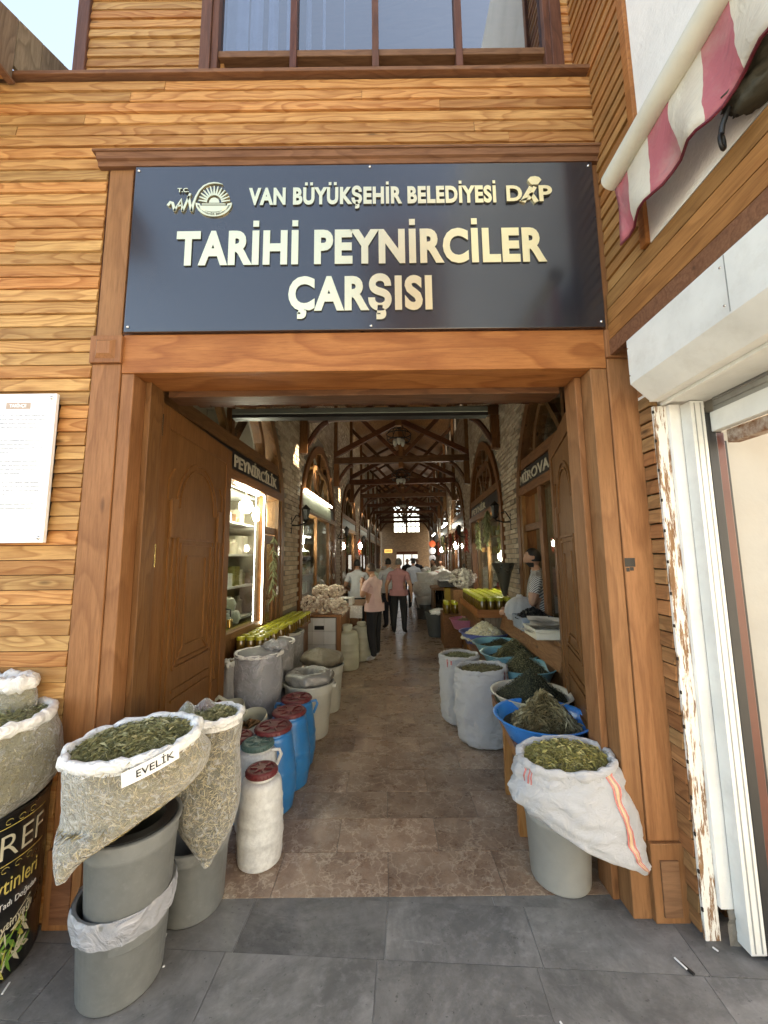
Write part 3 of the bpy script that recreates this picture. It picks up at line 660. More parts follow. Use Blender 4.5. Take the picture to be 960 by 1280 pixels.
# ------------------------------------------------------------------ eaves at the upper left
ev = thing('timber_eaves', (-2.3, 1.8, 4.5), 'weathered timber roof edge with grey boards at the upper left corner', 'roof edge')
for i in range(12):
    y0 = 2.62 - i*.16; q = M(); zl = 4.585 if y0 < 1.84 else 4.69; f_ = lambda y: 4.96 + (y - 1.857)*.47; q.prism([(-2.235, y0 + .002, zl), (-2.235, y0 + .158, zl), (-2.235, y0 + .158, f_(y0 + .158)), (-2.235, y0 + .002, f_(y0))], (.025, 0, 0)); q.build('fascia_board', W_GREY, ev, bevel=.002)
for i in range(9): M().box(-2.237 - (i+1)*.11, -2.239 - i*.11, .6, 1.985, 4.60, 4.62).build('soffit_board', W_SIDING_Y, ev)
M().box(-3.6, -2.24, .6, 1.985, 4.625, 4.9).build('roof_core', W_FRAME, ev)
M().box(-2.24, -2.20, .6, 1.99, 4.565, 4.583).build('drip_board', W_CORN, ev, bevel=.002)
# unseen building added behind camera: dark top for sign reflections, pale base for bounce
ob_ = thing('added_light_shaping_building', (4, -6, 0), 'unseen building added across the street to shape the sign reflection and bounce light', 'building')
M().box(-.2, 9, -9, -6, 5.6, 11).build('front_wall', W_CORN, ob_); M().box(-.2, 9, -9, -6.02, 0, 5.599).build('lower_wall', PLASTER, ob_); M().box(-.6, 9.2, -6, -4.6, 9.2, 9.4).build('eaves', W_FRAME, ob_)
for i in range(5): M().box(.4 + i*1.7, 1.5 + i*1.7, -6.0, -5.95, 4.2, 5.8).build('window', GLASSW, ob_); M().box(.4 + i*1.7, 1.5 + i*1.7, -6.0, -5.93, 4.1, 4.19).build('sill', W_FRAME, ob_)
# ================================================================== the market hall
SL, SR = -1.70, 1.50
TIE = 4.02
hall = thing('market_hall', tuple(H(0, 3, 0)), 'long brick market hall with pointed arches behind the wooden entrance', 'hall')
AP, AW, T0, NB = 3.87, 3.05, 2.12, 7             # bay pitch, opening width, first opening, number of bays
ZS, ZA = 2.25, 3.95
def arch(tc, wd, zs, za, n=9):
    """outline of a pointed arch from left spring over the apex to right spring: list of (t, z)"""
    w2, h = wd/2, za - zs; c = (h*h - w2*w2)/(2*w2); R = w2 + c; L = []
    a1 = math.asin(min(1, h/R))
    for i in range(n+1):
        a = a1*i/n; L.append((tc + c - R*cos(a), zs + R*sin(a)))
    return L + [(2*tc - x, z_) for x, z_ in L[::-1][1:]]
WTOP = 6.15
for S0, sg in ((SL, -1), (SR, 1)):
    q = M(HALL); th = .30*sg
    tend = T0 + NB*AP
    def quad(a, b, c, d): q.prism([(S0 + .012*sg, *a), (S0 + .012*sg, *b), (S0 + .012*sg, *c), (S0 + .012*sg, *d)], (th, 0, 0))
    for k in range(NB):
        ta = T0 + k*AP; tb = ta + AW; tn = ta + AP
        quad((tb, 0), (tn, 0), (tn, 3.97), (tb, 3.97))
        ol = arch((ta+tb)/2, AW, ZS, ZA)
        for (t1, z1), (t2, z2) in zip(ol, ol[1:]): quad((t1, z1), (t2, z2), (t2, 3.97), (t1, 3.97))
    if sg < 0: quad((2.4, 3.97), (tend, 3.97), (tend, WTOP), (2.4, WTOP))
    else:
        quad((2.4, 3.97), (tend, 3.97), (tend, 5.45), (2.4, 5.45)); quad((2.4, 6.0), (tend, 6.0), (tend, WTOP), (2.4, WTOP))
        t_ = 2.4
        while t_ < tend: quad((t_, 5.45), (t_ + .85, 5.45), (t_ + .85, 6.0), (t_, 6.0)); t_ += 1.29
    wl = q.build('mortar_wall', MORTAR, hall)
    # bricks laid over the mortar where the wall is near enough to see them
    q = M(HALL); rh = .068; z = 1.0; rr = 0
    while z < 6.05:
        t_ = 2.45 + (rr % 2)*.11
        while t_ < 15.5:
            tc_ = t_ + .105; k = int((tc_ - T0)//AP); lt = tc_ - T0 - k*AP; inside = False
            if 0 <= lt <= AW + .12:
                ol = arch(AW/2, AW + .26, ZS, ZA + .14, 7); zz_ = 0
                for (t1, z1), (t2, z2) in zip(ol, ol[1:]):
                    if min(t1, t2) <= lt <= max(t1, t2) and abs(t2 - t1) > 1e-6: zz_ = max(zz_, z1 + (z2 - z1)*(lt - t1)/(t2 - t1))
                inside = z + .03 < zz_
            if lt > AW and z < ZS + .1: inside = (lt - .105 < AW - .02) or (lt + .105 > AP + .02)
            if sg > 0 and z > 5.40: inside = True
            if not inside:
                d = rnd(0, .008); x0, x1 = sorted((S0 + .013*sg, S0 - (.004 + d)*sg))
                q.box(x0, x1, t_ + .005, t_ + rnd(.198, .206), z + .006, z + rh - .006)
            t_ += .215
        z += rh; rr += 1
    q.build('brick', BRICK, hall, kind='stuff')
# roof: two board planes and a ridge
RZ = 7.0
q = M(HALL)
for sg, S0 in ((-1, SL), (1, SR)):
    n = 16
    for i in range(n):
        a, b = i/n, (i+1)/n; s0 = S0 + .28*sg; mid = -.1
        sa, sb_ = s0 + (mid - s0)*a, s0 + (mid - s0)*b; za, zb = 6.16 + (RZ-6.16)*a, 6.16 + (RZ-6.16)*b
        dz = .006*(i % 2)
        q.prism([(sa, 2.3, za + dz), (sb_, 2.3, zb + dz), (sb_, 2.3, zb + .03), (sa, 2.3, za + .03)], (0, 24.5, 0))
q.build('roof_board', W_ROOF, hall, kind='stuff')
q = M(HALL); q.box(SL - .3, SR + .3, 2.3, 2.42, 4.6, 7.1); q.build('front_gable', W_DARK_X, hall)
# end wall with the big gridded window
TE = 26.5
def ew(s0, s1, z0, z1, nm='end_wall', m=BRICK, d=.2): return M(HALL).box(s0, s1, TE, TE + d, z0, z1).build(nm, m, hall)
EWM, t_, p_, o_ = mat('end_wall_brick'); v_ = coords(t_, False, (1, 1, 1)); mp = nd(t_, 'Mapping'); mp.inputs['Rotation'].default_value = (pi/2, 0, 0); ln(t_, v_, mp.inputs[0])
bt = nd(t_, 'TexBrick', i_Scale=4.5); ln(t_, mp.outputs[0], bt.inputs['Vector']); bt.inputs['Color1'].default_value = (.3, .21, .13, 1); bt.inputs['Color2'].default_value = (.2, .14, .09, 1); bt.inputs['Mortar'].default_value = (.12, .1, .08, 1)
ln(t_, bt.outputs['Color'], p_.inputs['Base Color']); p_.inputs['Roughness'].default_value = .9
WX0, WX1, WZ0, WZ1 = -.86, .92, 3.45, 5.5
ew(SL, WX0, 0, 7, m=EWM); ew(WX1, SR, 0, 7, m=EWM); ew(WX0, WX1, 2.15, WZ0, m=EWM); ew(WX0, WX1, WZ1, 7, m=EWM)
ew(WX0, -.7, 0, 2.15, m=EWM); ew(.75, WX1, 0, 2.15, m=EWM)
ewin = thing('gridded_window', tuple(H(.03, TE, 3.4)), 'bright gridded window high in the end wall of the hall', 'window')
for i in range(7): M(HALL).box(WX0 + i*(WX1-WX0)/6 - .025, WX0 + i*(WX1-WX0)/6 + .025, TE - .03, TE + .05, WZ0, WZ1).build('mullion', W_DARK_Z, ewin)
for i in range(6): M(HALL).box(WX0, WX1, TE - .02, TE + .04, WZ0 + i*.41 - .03, WZ0 + i*.41 + .03).build('glazing_bar', W_DARK_X, ewin)
M(HALL).box(-.05, .11, TE - .04, TE + .06, WZ0, WZ1).build('mullion', W_DARK_Z, ewin)
# light outside the far doorway: a sunlit yard wall
M(HALL).box(-4, 4, 34, 34.3, 0, 2.6).build('yard_wall', PLASTER, label='pale wall seen through the far doorway at the hall end', cat='wall')
HF2 = M(HALL).box(-.7, .75, TE + .02, TE + .10, 1.95, 2.15).build('door_head', W_DARK_X, hall)
for s_ in (-.25, .32): M(HALL).box(s_, s_ + .06, TE + .02, TE + .10, 0, 2.0).build('door_mullion', W_DARK_Z, hall)
ORANGE = plain('orange_sign_print', (.75, .42, .08), .5)
es = thing('hanging_sign', tuple(H(-.97, 20, 2.05)), 'small lit orange sign hanging far back on the left side of the hall', 'sign')
M(HALL).box(-1.15, -.75, 20, 20.05, 1.98, 2.17).build('panel', glow('orange_lightbox', (1, .6, .2), .25), es)
letters('ÇIKIŞ', lambda u, v, d: tuple(H(-1.10 + .3*u, 19.995 - .002*d, 2.04 + .08*v)), es, [IRON], bold=.02, split=False, name='lettering')
# trusses
def truss(t, lab):
    o = thing('roof_truss', tuple(H(-.1, t, TIE)), lab, 'truss', 'roof trusses along the market hall')
    q = lambda: M(HALL); w_ = .13; md = (SL + SR)/2
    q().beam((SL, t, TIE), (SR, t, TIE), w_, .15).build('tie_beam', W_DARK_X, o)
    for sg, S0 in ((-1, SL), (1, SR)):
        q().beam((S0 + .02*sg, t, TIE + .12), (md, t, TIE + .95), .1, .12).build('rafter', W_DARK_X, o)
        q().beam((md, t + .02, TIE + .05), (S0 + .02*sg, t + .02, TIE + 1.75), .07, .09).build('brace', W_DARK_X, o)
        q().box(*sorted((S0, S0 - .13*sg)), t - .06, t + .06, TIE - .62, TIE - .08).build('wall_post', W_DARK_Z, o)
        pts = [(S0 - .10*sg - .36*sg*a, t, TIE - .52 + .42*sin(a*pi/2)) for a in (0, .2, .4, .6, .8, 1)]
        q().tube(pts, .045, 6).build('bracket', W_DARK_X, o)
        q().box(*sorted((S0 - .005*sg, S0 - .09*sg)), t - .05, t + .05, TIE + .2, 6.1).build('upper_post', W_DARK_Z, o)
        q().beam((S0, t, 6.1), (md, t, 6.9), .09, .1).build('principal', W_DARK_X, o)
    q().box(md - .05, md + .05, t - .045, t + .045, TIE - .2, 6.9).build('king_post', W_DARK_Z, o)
    return o
tr = [6.0, 8.9, 11.5, 14.1, 16.7, 19.3, 21.9, 24.5]
for t, l_ in zip(tr, ('nearest roof truss, mostly hidden above the soffit with only its brackets showing', 'first roof truss seen whole from the entrance', 'second whole roof truss from the entrance', 'third whole roof truss from the entrance', 'fourth whole roof truss from the entrance', 'fifth whole roof truss from the entrance', 'sixth whole roof truss, close to the bright window', 'last roof truss before the bright end window')): truss(t, l_)
# chandeliers
def chandelier(t, z, lab):
    c = H(-.13, t, z); o = thing('chandelier', tuple(c), lab, 'chandelier')
    q = M(); q.tube([c + Vector((0, 0, 1.4)), c + Vector((0, 0, .25))], .008, 5); q.build('chain', IRON, o)
    q = M()
    for z_, r_ in ((.0, .24), (.14, .27)): q.tube([c + Vector((r_*cos(a), r_*sin(a), z_)) for a in [i*2*pi/20 for i in range(21)]], .012, 6)
    for i in range(6):
        a = i*pi/3; q.tube([c + Vector((.25*cos(a), .25*sin(a), 0)), c + Vector((.27*cos(a), .27*sin(a), .16)), c + Vector((.16*cos(a), .16*sin(a), .27)), c + Vector((0, 0, .3))], .009, 5)
    q.build('ring', IRON, o, smooth=True)
    for i in range(3):
        a = i*2*pi/3 + .5; q = M(); q.lathe([(.02, -.1), (.045, -.04), (.05, .03), (.02, .07)], 10, c + Vector((.1*cos(a), .1*sin(a), -.02)), cap=True); q.build('lamp_glass', BULBOFF, o, smooth=True)
BULBOFF = plain('frosted_lamp_glass', (.5, .5, .46), .3)
for t, z, l_ in ((8.3, 4.3, 'nearest wrought iron chandelier hanging before the first visible truss'), (10.9, 3.95, 'second wrought iron chandelier from the entrance, below the ridge'), (16.0, 3.9, 'third wrought iron chandelier, far back in front of the bright window')): chandelier(t, z, l_)
# rail across the head of the opening
rl = thing('shutter_rail', (0, 2.82, 2.83), 'long grey metal rail across the top of the passage behind the soffit', 'rail')
M().box(-1.15, .80, 2.81, 2.90, 2.80, 2.845).build('rail', RAIL, rl, bevel=.004)
M().box(-1.15, .80, 2.815, 2.89, 2.775, 2.80).build('channel', IRON, rl)
# ------------------------------------------------------------------ shopfronts
LED = glow('led_tube', (.85, .95, 1.0), 5)
BULB = glow('lit_bulb', (.9, .95, 1.0), 24)
WARM = glow('warm_bulb', (1, .8, .5), 6)
SIGNB = plain('black_name_board', (.012, .012, .012), .35)
SIGNL = plain('cream_letters', (.55, .5, .4), .4)
def bp(s0, s1, t0, t1, z0, z1, name, m, par, bevel=0): return M(HALL).box(*sorted((s0, s1)), t0, t1, z0, z1).build(name, m, par, bevel=bevel)
def archband(S0, sg, tc, wd, zs, za, bw, dep, name, m, par, zlow=None, n=9):
    o1 = arch(tc, wd, zs, za, n); o2 = arch(tc, wd - 2*bw, zs, za - bw*1.25, n); q = M(HALL)
    for i in range(len(o1)-1):
        a, b, c, d = o1[i], o1[i+1], o2[i+1], o2[i]
        q.prism([(S0 - .03*sg, *a), (S0 - .03*sg, *b), (S0 - .03*sg, *c), (S0 - .03*sg, *d)], (dep*sg, 0, 0))
    if zlow is not None:
        for t_ in (tc - wd/2, tc + wd/2 - bw): q.box(*sorted((S0 - .03*sg, S0 + (dep - .03)*sg)), t_, t_ + bw, zlow, zs)
    return q.build(name, m, par)
def shopfront(side, k, lab, name_text=None, near=False):
    S0, sg = (SL, -1) if side < 0 else (SR, 1)
    ta = T0 + k*AP; tb = ta + AW; tc = (ta+tb)/2; G = S0 + .02*sg
    o = thing('shopfront', tuple(H(S0, tc, 0)), lab, 'shopfront')
    archband(S0, sg, tc, AW, ZS, ZA, .12, .2, 'arch_frame', W_DARK_Z, o, zlow=0)
    # tympanum: bars and inner arc
    bp(S0 - .02*sg, S0 + .12*sg, ta + .1, tb - .1, 2.80, 2.92, 'arch_sill', W_DARK_Y, o)
    archband(S0 + .03*sg, sg, tc, AW*.56, 2.86, 3.50, .08, .1, 'inner_arch', W_DARK_Z, o, n=6)
    for a in (-38, 0, 38):
        ar = radians(a); p0 = (S0 + .05*sg, tc + .1*sin(ar), 2.9); L = 1.05 if a == 0 else 1.12
        M(HALL).beam(p0, (S0 + .05*sg, tc + L*sin(ar), 2.9 + L*cos(ar)*.92), .06, .06, (1, 0, 0)).build('glazing_bar', W_DARK_Z, o)
    ol = arch(tc, AW - .2, ZS, ZA - .12)
    q = M(HALL); q.add([(G, t_, z_) for t_, z_ in ol if z_ > 2.8] + [(G, tb - .2, 2.86), (G, ta + .2, 2.86)], [list(range(len([1 for t_, z_ in ol if z_ > 2.8]) + 2))]); q.build('tympanum_glass', GLASS, o)
    # name board
    bp(S0 - .01*sg, S0 + .1*sg, ta + .12, tb - .12, 2.58, 2.79, 'name_board', SIGNB, o)
    bp(S0 - .03*sg, S0 + .12*sg, ta + .1, tb - .1, 2.48, 2.58, 'transom', W_DARK_Y, o)
    if name_text:
        body, t1, t2 = name_text
        f = (lambda u, v, d: tuple(H(S0 - (.016 + .004*d)*sg, t1 + (t2 - t1)*u, 2.62 + .12*v)))
        letters(body, f, o, [SIGNL], bold=.02, name='letter', split=near)
    # posts, dado, glass
    posts = [ta + .12, ta + 1.15, ta + 2.28, tb - .22] if side < 0 else [ta + .12, ta + 1.2, ta + 2.14, tb - .2]
    for t_ in posts: bp(S0 - .02*sg, S0 + .03*sg, t_, t_ + (.1 if t_ > ta + 1.2 else .05), 0, 2.48, 'post', W_DARK_Z, o, .004 if near else 0)
    for i in range(3):
        t1, t2 = posts[i] + (.1 if i == 2 else .05), posts[i+1]
        door = i == 2
        if door:
            d_ = bp(S0 + .01*sg, S0 + .06*sg, t1, t2, 2.02, 2.10, 'door_head', W_DARK_Y, o)
            dd = M(HALL); s_ = S0 + (.0 if side < 0 else .02)*sg
            for a_, b_, c_, d2 in ((t1, t1 + .1, .05, 2.0), (t2 - .1, t2, .05, 2.0), (t1 + .1, t2 - .1, .05, .95), (t1 + .1, t2 - .1, 1.9, 2.0)): dd.box(*sorted((s_, s_ + .05*sg)), a_, b_, c_, d2)
            if side < 0: dr = dd.build('shop_door', W_DARK_Z, o); bp(s_ + .02*sg, s_ + .026*sg, t1 + .1, t2 - .1, .95, 1.9, 'door_glass', GLASS, dr)
            if side < 0:
                for z_ in (1.25, 1.75): bp(S0 - .03*sg, S0 - .012*sg, t2 - .01, t2 + .025, z_, z_ + .11, 'hinge', STEEL, o)
        else:
            zb = .95
            for n_ in range(max(1, int((t2-t1)/.1))):
                st = (t2-t1)/max(1, int((t2-t1)/.1)); bp(S0 + .02*sg, S0 + .05*sg, t1 + n_*st + .003, t1 + (n_+1)*st - .003, 0, zb, 'dado_board', W_DARK_Z, o)
            bp(S0 - .02*sg, S0 + .1*sg, t1, t2, zb, zb + .06, 'window_sill', W_DARK_Y, o)
        if not (side > 0 and k == 0 and i == 2): bp(G, G + .006, t1, t2, (1.0 if not door else 2.1), 2.48, 'window_pane', GLASS, o)
    # room behind
    q = M(HALL); D = S0 + 1.3*sg
    q.box(*sorted((D, D + .05*sg)), max(2.4, ta - .35), tb + .35, 0, 4.0); q.box(*sorted((S0 + .32*sg, D)), max(2.4, ta - .35), max(2.4, ta - .35) + .05, 0, 4.0); q.box(*sorted((S0 + .32*sg, D)), tb + .3, tb + .35, 0, 4.0)
    q.box(*sorted((S0 + .31*sg, D)), max(2.4, ta - .3), tb + .3, 3.98, 4.03); q.build('room_wall', SHOPWALL, o)
    return o
SHOPWALL = plain('dim_shop_wall', (.3, .26, .2), .8, dirt=.5, scale=2)
nm = {(-1, 0): ('PEYNİRCİLİK', 4.93, 3.55), (1, 0): ('MİROVA PEYNİRCİLİK', 5.0, 2.3)}
labs = ['first', 'second', 'third', 'fourth', 'fifth', 'sixth']
for k in range(6):
    nm_l = ('PEYNİRCİLİK', T0 + 2.85, T0 + 1.35) if k == 0 else None
    # letters on the left wall read away from the entrance
    shopfront(-1, k, '%s arched shopfront on the left side of the hall%s' % (labs[k], ', with a cheese shop name board' if k == 0 else ', counted from the entrance'), (('PEYNİRCİLİK', 3.62, 4.86)) if k == 0 else None, near=k < 2)
    shopfront(1, k, '%s arched shopfront on the right side of the hall%s' % (labs[k], ', where the bearded man stands' if k == 0 else ', counted from the entrance'), (('MİROVA P', 5.02, 3.75)) if k == 0 else (('PEYNİR', T0 + k*AP + 2.7, T0 + k*AP + 1.2) if k == 1 else None), near=k < 2)
# lit board over the second left shop
q = M(HALL); ta = T0 + AP; q.box(SL + .012, SL + .03, ta + .1, ta + 2.4, 2.52, 2.78); q.build('light_board', plain('green_grey_sign_print', (.3, .33, .24), .5), label='pale green lettered board under the tube light of the second left shop', cat='sign board')
def led(a, b, r, lab, par=None, m=None):
    q = M(HALL); q.tube([a, b], r, 8); q.build('tube_light', m or LED, label=lab, cat='tube light')
    h = M(HALL)
led((SL + .07, ta + .1, 2.83), (SL + .07, ta + 1.25, 2.83), .018, 'nearer bright tube light above the second left shop board')
led((SL + .07, ta + 1.35, 2.83), (SL + .07, ta + 2.3, 2.83), .018, 'farther bright tube light above the second left shop board')
led((SL + .035, 3.6, 2.45), (SL + .035, 4.38, 2.45), .007, 'thin led strip along the top of the first left shop window')
led((SL + .035, 4.385, 2.45), (SL + .035, 4.385, .98), .007, 'thin vertical led strip down the edge of the first left shop window')
led((SR - .25, 12.0, 2.75), (SR - .25, 13.4, 2.75), .03, 'bright tube light high on the right, behind the near arches')
led((SR - .25, 17.0, 2.75), (SR - .25, 18.4, 2.75), .03, 'smaller tube light farther back on the right side')
def pendant(c, lab, r=.055, m=None, drop=.5, cat='pendant lamp'):
    c = Vector(c); o = thing('pendant_lamp', tuple(c), lab, cat)
    M().lathe([(.012, .11), (.025, .09), (.03, .06), (r*.9, .035), (r, 0), (r*.95, -.05), (r*.5, -.085), (.001, -.09)], 16, c).build('bulb', m or BULB, o, smooth=True)
    M().lathe([(.012, .16), (.02, .12), (.02, .10)], 8, c, cap=True).build('socket', PWHITE, o)
    M().tube([c + Vector((0, 0, .15)), c + Vector((0, 0, .15 + drop))], .004, 4).build('cord', PWHITE, o)
def shade(c, lab):
    c = Vector(c); o = thing('pendant_lamp', tuple(c), lab, 'pendant lamp')
    M().lathe([(.012, .07), (.02, .05), (.12, 0), (.11, 0), (.02, .04)], 16, c).build('shade', PWHITE, o, smooth=True)
    M().tube([c + Vector((0, 0, .06)), c + Vector((0, 0, .7))], .005, 4).build('cord', PWHITE, o)
pendant(H(-1.86, 4.33, 2.33), 'large lit bulb hanging in the first left shop window', .075, drop=.25)
pendant(H(-2.15, 3.7, 2.4), 'small bulb behind the big one in the first left shop', .045, drop=.3)
pendant(H(-2.0, 5.0, 2.3), 'extra bulb added deep in the first left shop to brighten its interior', .05, drop=.3)  # added bulb that lifts the light on the shop's shelves
pendant(H(-2.0, 6.6, 2.15), 'nearer lit bulb in the second left shop window', .07)
pendant(H(-1.95, 7.0, 2.06), 'farther lit bulb in the second left shop window', .07)
pendant(H(-2.1, 6.3, 2.42), 'small lit bulb high in the second left shop window', .04)
shade(H(-1.9, 6.3, 1.86), 'white conical lamp shade hanging left in the second left shop'); shade(H(-1.9, 7.0, 1.84), 'white conical lamp shade hanging right in the second left shop')
pendant(H(1.72, 7.1, 1.72), 'lit bulb beside the metal funnel at the second right shop', .075)
pendant(H(1.78, 6.4, 1.74), 'lit bulb nearest to the bearded man on the right', .06)
pendant(H(1.75, 6.9, 2.14), 'small warm lit bulb above the goods of the second right shop', .04, WARM)
pendant(H(1.45, 11.5, 2.05), 'lit bulb over the far right stalls', .07)
pendant(H(1.35, 15.0, 2.0), 'tiny lit bulb far back on the right side', .07)
pendant(H(-1.45, 12.0, 2.1), 'tiny lit bulb far back on the left side', .05)
pendant(H(2.0, 4.6, 2.3), 'dim warm bulb inside the first right shop', .03, WARM)
# wall lanterns on the piers
def lantern(side, t, lab):
    S0, sg = (SL, -1) if side < 0 else (SR, 1); c = H(S0 - .22*sg, t, 2.35); o = thing('wall_lantern', tuple(c), lab, 'lantern')
    M().lathe([(.0, .16), (.03, .13), (.07, .09), (.06, .08), (.045, -.06), (.05, -.08), (.0, -.12)], 6, c).build('lantern_body', IRON, o)
    b = H(S0, t, 2.2); q = M(); q.tube([b, b + (c - b)*.5 + Vector((0, 0, -.08)), c + Vector((0, 0, -.12))], .012, 6); q.tube([b + Vector((0, 0, -.12)), b + Vector((0, 0, .12))], .015, 6)
    q.tube([b + Vector((0,0,.02)), b + (c-b)*.35 + Vector((0,0,.10)), b + (c-b)*.65 + Vector((0,0,.03))], .008, 5); q.build('scroll_bracket', IRON, o, smooth=True)
for i in range(3):
    lantern(-1, T0 + AW + .4 + i*AP, '%s wrought iron wall lantern on the left brick piers' % labs[i]); lantern(1, T0 + AW + .4 + i*AP, '%s wrought iron wall lantern on the right brick piers' % labs[i])
# ------------------------------------------------------------------ entrance door leaves
def leaf(hx, hy, ex, ey, side):
    L = sqrt((ex-hx)**2 + (ey-hy)**2); ax = Vector((ex-hx, ey-hy, 0))/L; nrm = Vector((-ax.y, ax.x, 0))*(1 if side < 0 else -1)
    # nrm must face the passage
    if (nrm.x < 0) == (side < 0): nrm = -nrm
    X = Matrix(((ax.x, nrm.x, 0, hx), (ax.y, nrm.y, 0, hy), (0, 0, 1, 0), (0, 0, 0, 1)))
    o = thing('door_leaf', (hx, hy, 0), ('left' if side < 0 else 'right') + ' carved wooden entrance door leaf standing open against the shops', 'door')
    M(X).box(0, L, -.045, 0, .02, 2.69).build('leaf_panel', W_DOOR, o)
    def fr(u0, u1, z0, z1, nm_='stile', d=.012): M(X).box(u0, u1, .0005, d, z0, z1).build(nm_, W_DOOR, o, bevel=.003)
    fr(0, .13, .02, 2.69); fr(L - .11, L, .02, 2.69); fr(.131, L - .111, 2.55, 2.69, 'rail'); fr(.131, L - .111, .02, .16, 'rail')
    MOLD = W_DOOR if side < 0 else W_DOOR
    def mould(pts, nm_='moulding', r=.007, closed=True):
        P_ = [(p[0], .006, p[1]) for p in pts]; 
        if closed: P_.append(P_[0])
        q = M(X)
        for a, b in zip(P_, P_[1:]): q.beam(a, b, .016, .012, (0, 1, 0))
        q.build(nm_, MOLD, o)
    c = L/2
    for e in (0, .035, .12): mould([(c - .27 + e, 1.0 + e), (c + .27 - e, 1.0 + e), (c + .27 - e, 1.85 - e), (c - .27 + e, 1.85 - e)])
    mould([(c - .27, 1.0), (c - .15, 1.12)], closed=False); mould([(c + .27, 1.0), (c + .15, 1.12)], closed=False)
    for rr_ in (.27, .31): mould([(c + rr_*cos(pi*i/14), 2.05 + rr_*1.15*sin(pi*i/14)) for i in range(15)], closed=False)
    for sg in (-1, 1):
        fr(c + sg*.36 - .035, c + sg*.36 + .035, 1.85, 2.10, 'capital', .02); mould([(c + sg*.33, .75), (c + sg*.33, 1.85)], closed=False); mould([(c + sg*.39, .75), (c + sg*.39, 1.85)], closed=False)
        mould([(c + sg*.31, 2.10), (c + sg*.42, 2.10), (c + sg*.42, 2.22), (c + sg*.36, 2.3)], closed=False)
        fr(c + sg*.36 - .045, c + sg*.36 + .045, .42, .75, 'capital', .018)
    for z_ in (.80, .86, .62): mould([(c - .27, z_), (c + .27, z_)], closed=False)
    for e in (0, .035, .1): mould([(c - .25 + e, .2 + e), (c + .25 - e, .2 + e), (c + .25 - e, .55 - e), (c - .25 + e, .55 - e)])
    for z_ in (1.75, 2.56): M(X).box(-.02, .035, .013, .02, z_ - .09, z_ + .05).build('hinge', BRASS if z_ < 2 else STEEL, o, bevel=.002)
    if side < 0:
        q = M(X); q.tube([(L - .02, .0, 1.28), (L - .02, .055, 1.27), (L - .02, .055, 1.21)], .006, 6); q.build('hasp', IRON, o)
        q = M(X); q.box(L - .05, L + .01, .035, .065, 1.12, 1.19); q.build('padlock', BRASS, o, bevel=.004)
    return o
leaf(-1.385, 2.27, -1.40, 3.44, -1); leaf(1.19, 2.27, 1.52, 3.42, 1)
# ------------------------------------------------------------------ loft helper for sacks and bags
def crm(a, b, c, d, t): return tuple(.5*((2*b[i]) + (-a[i]+c[i])*t + (2*a[i]-5*b[i]+4*c[i]-d[i])*t*t + (-a[i]+3*b[i]-3*c[i]+d[i])*t**3) for i in range(len(b)))
def loft(ctrl, nu=44, sub=5, amp=.0, fr=3.0, seed=0, fold=0, foldn=9, expo=2.0, crease=0):
    """ctrl rows: cx,cy,cz,rx,ry,tx,ty"""
    ctrl = [tuple(c) + (0,)*(7-len(c)) for c in ctrl]; C = [ctrl[0]] + ctrl + [ctrl[-1]]; R_ = []
    for i in range(1, len(C)-2):
        for s in range(sub): R_.append(crm(C[i-1], C[i], C[i+1], C[i+2], s/sub))
    R_.append(ctrl[-1]); out = []
    for j, (cx, cy, cz, rx, ry, tx, ty) in enumerate(R_):
        row_ = []
        for k in range(nu):
            a = 2*pi*k/nu; ca, sa = cos(a), sin(a); e = 2/expo
            dx = rx*math.copysign(abs(ca)**e, ca); dy = ry*math.copysign(abs(sa)**e, sa)
            nv = Vector((ca*fr, sa*fr, cz*fr*3 + seed*7.3))
            f = 1 + amp*noise.noise(nv) + amp*.5*noise.noise(nv*2.3) + fold*sin(a*foldn + seed + 2*noise.noise(nv*.6))*abs(noise.noise(nv*.8 + Vector((5, 5, 5))))
            if crease: f += crease*(.35 - abs(noise.noise(Vector((ca*1.6 + seed, sa*1.6, cz*22 + 1.5*noise.noise(nv)))))) + crease*.6*noise.noise(Vector((ca*7, sa*7, cz*16 + seed)))
            row_.append(Vector((cx + dx*f, cy + dy*f, cz + tx*dx + ty*dy + amp*.05*noise.noise(nv*1.5 + Vector((9, 0, 0))))))
        out.append(row_)
    return out
def shrink(rows, d):
    out = []
    for r_ in rows:
        c = sum(r_, Vector())/len(r_); out.append([p + (c - p).normalized()*d for p in r_])
    return out
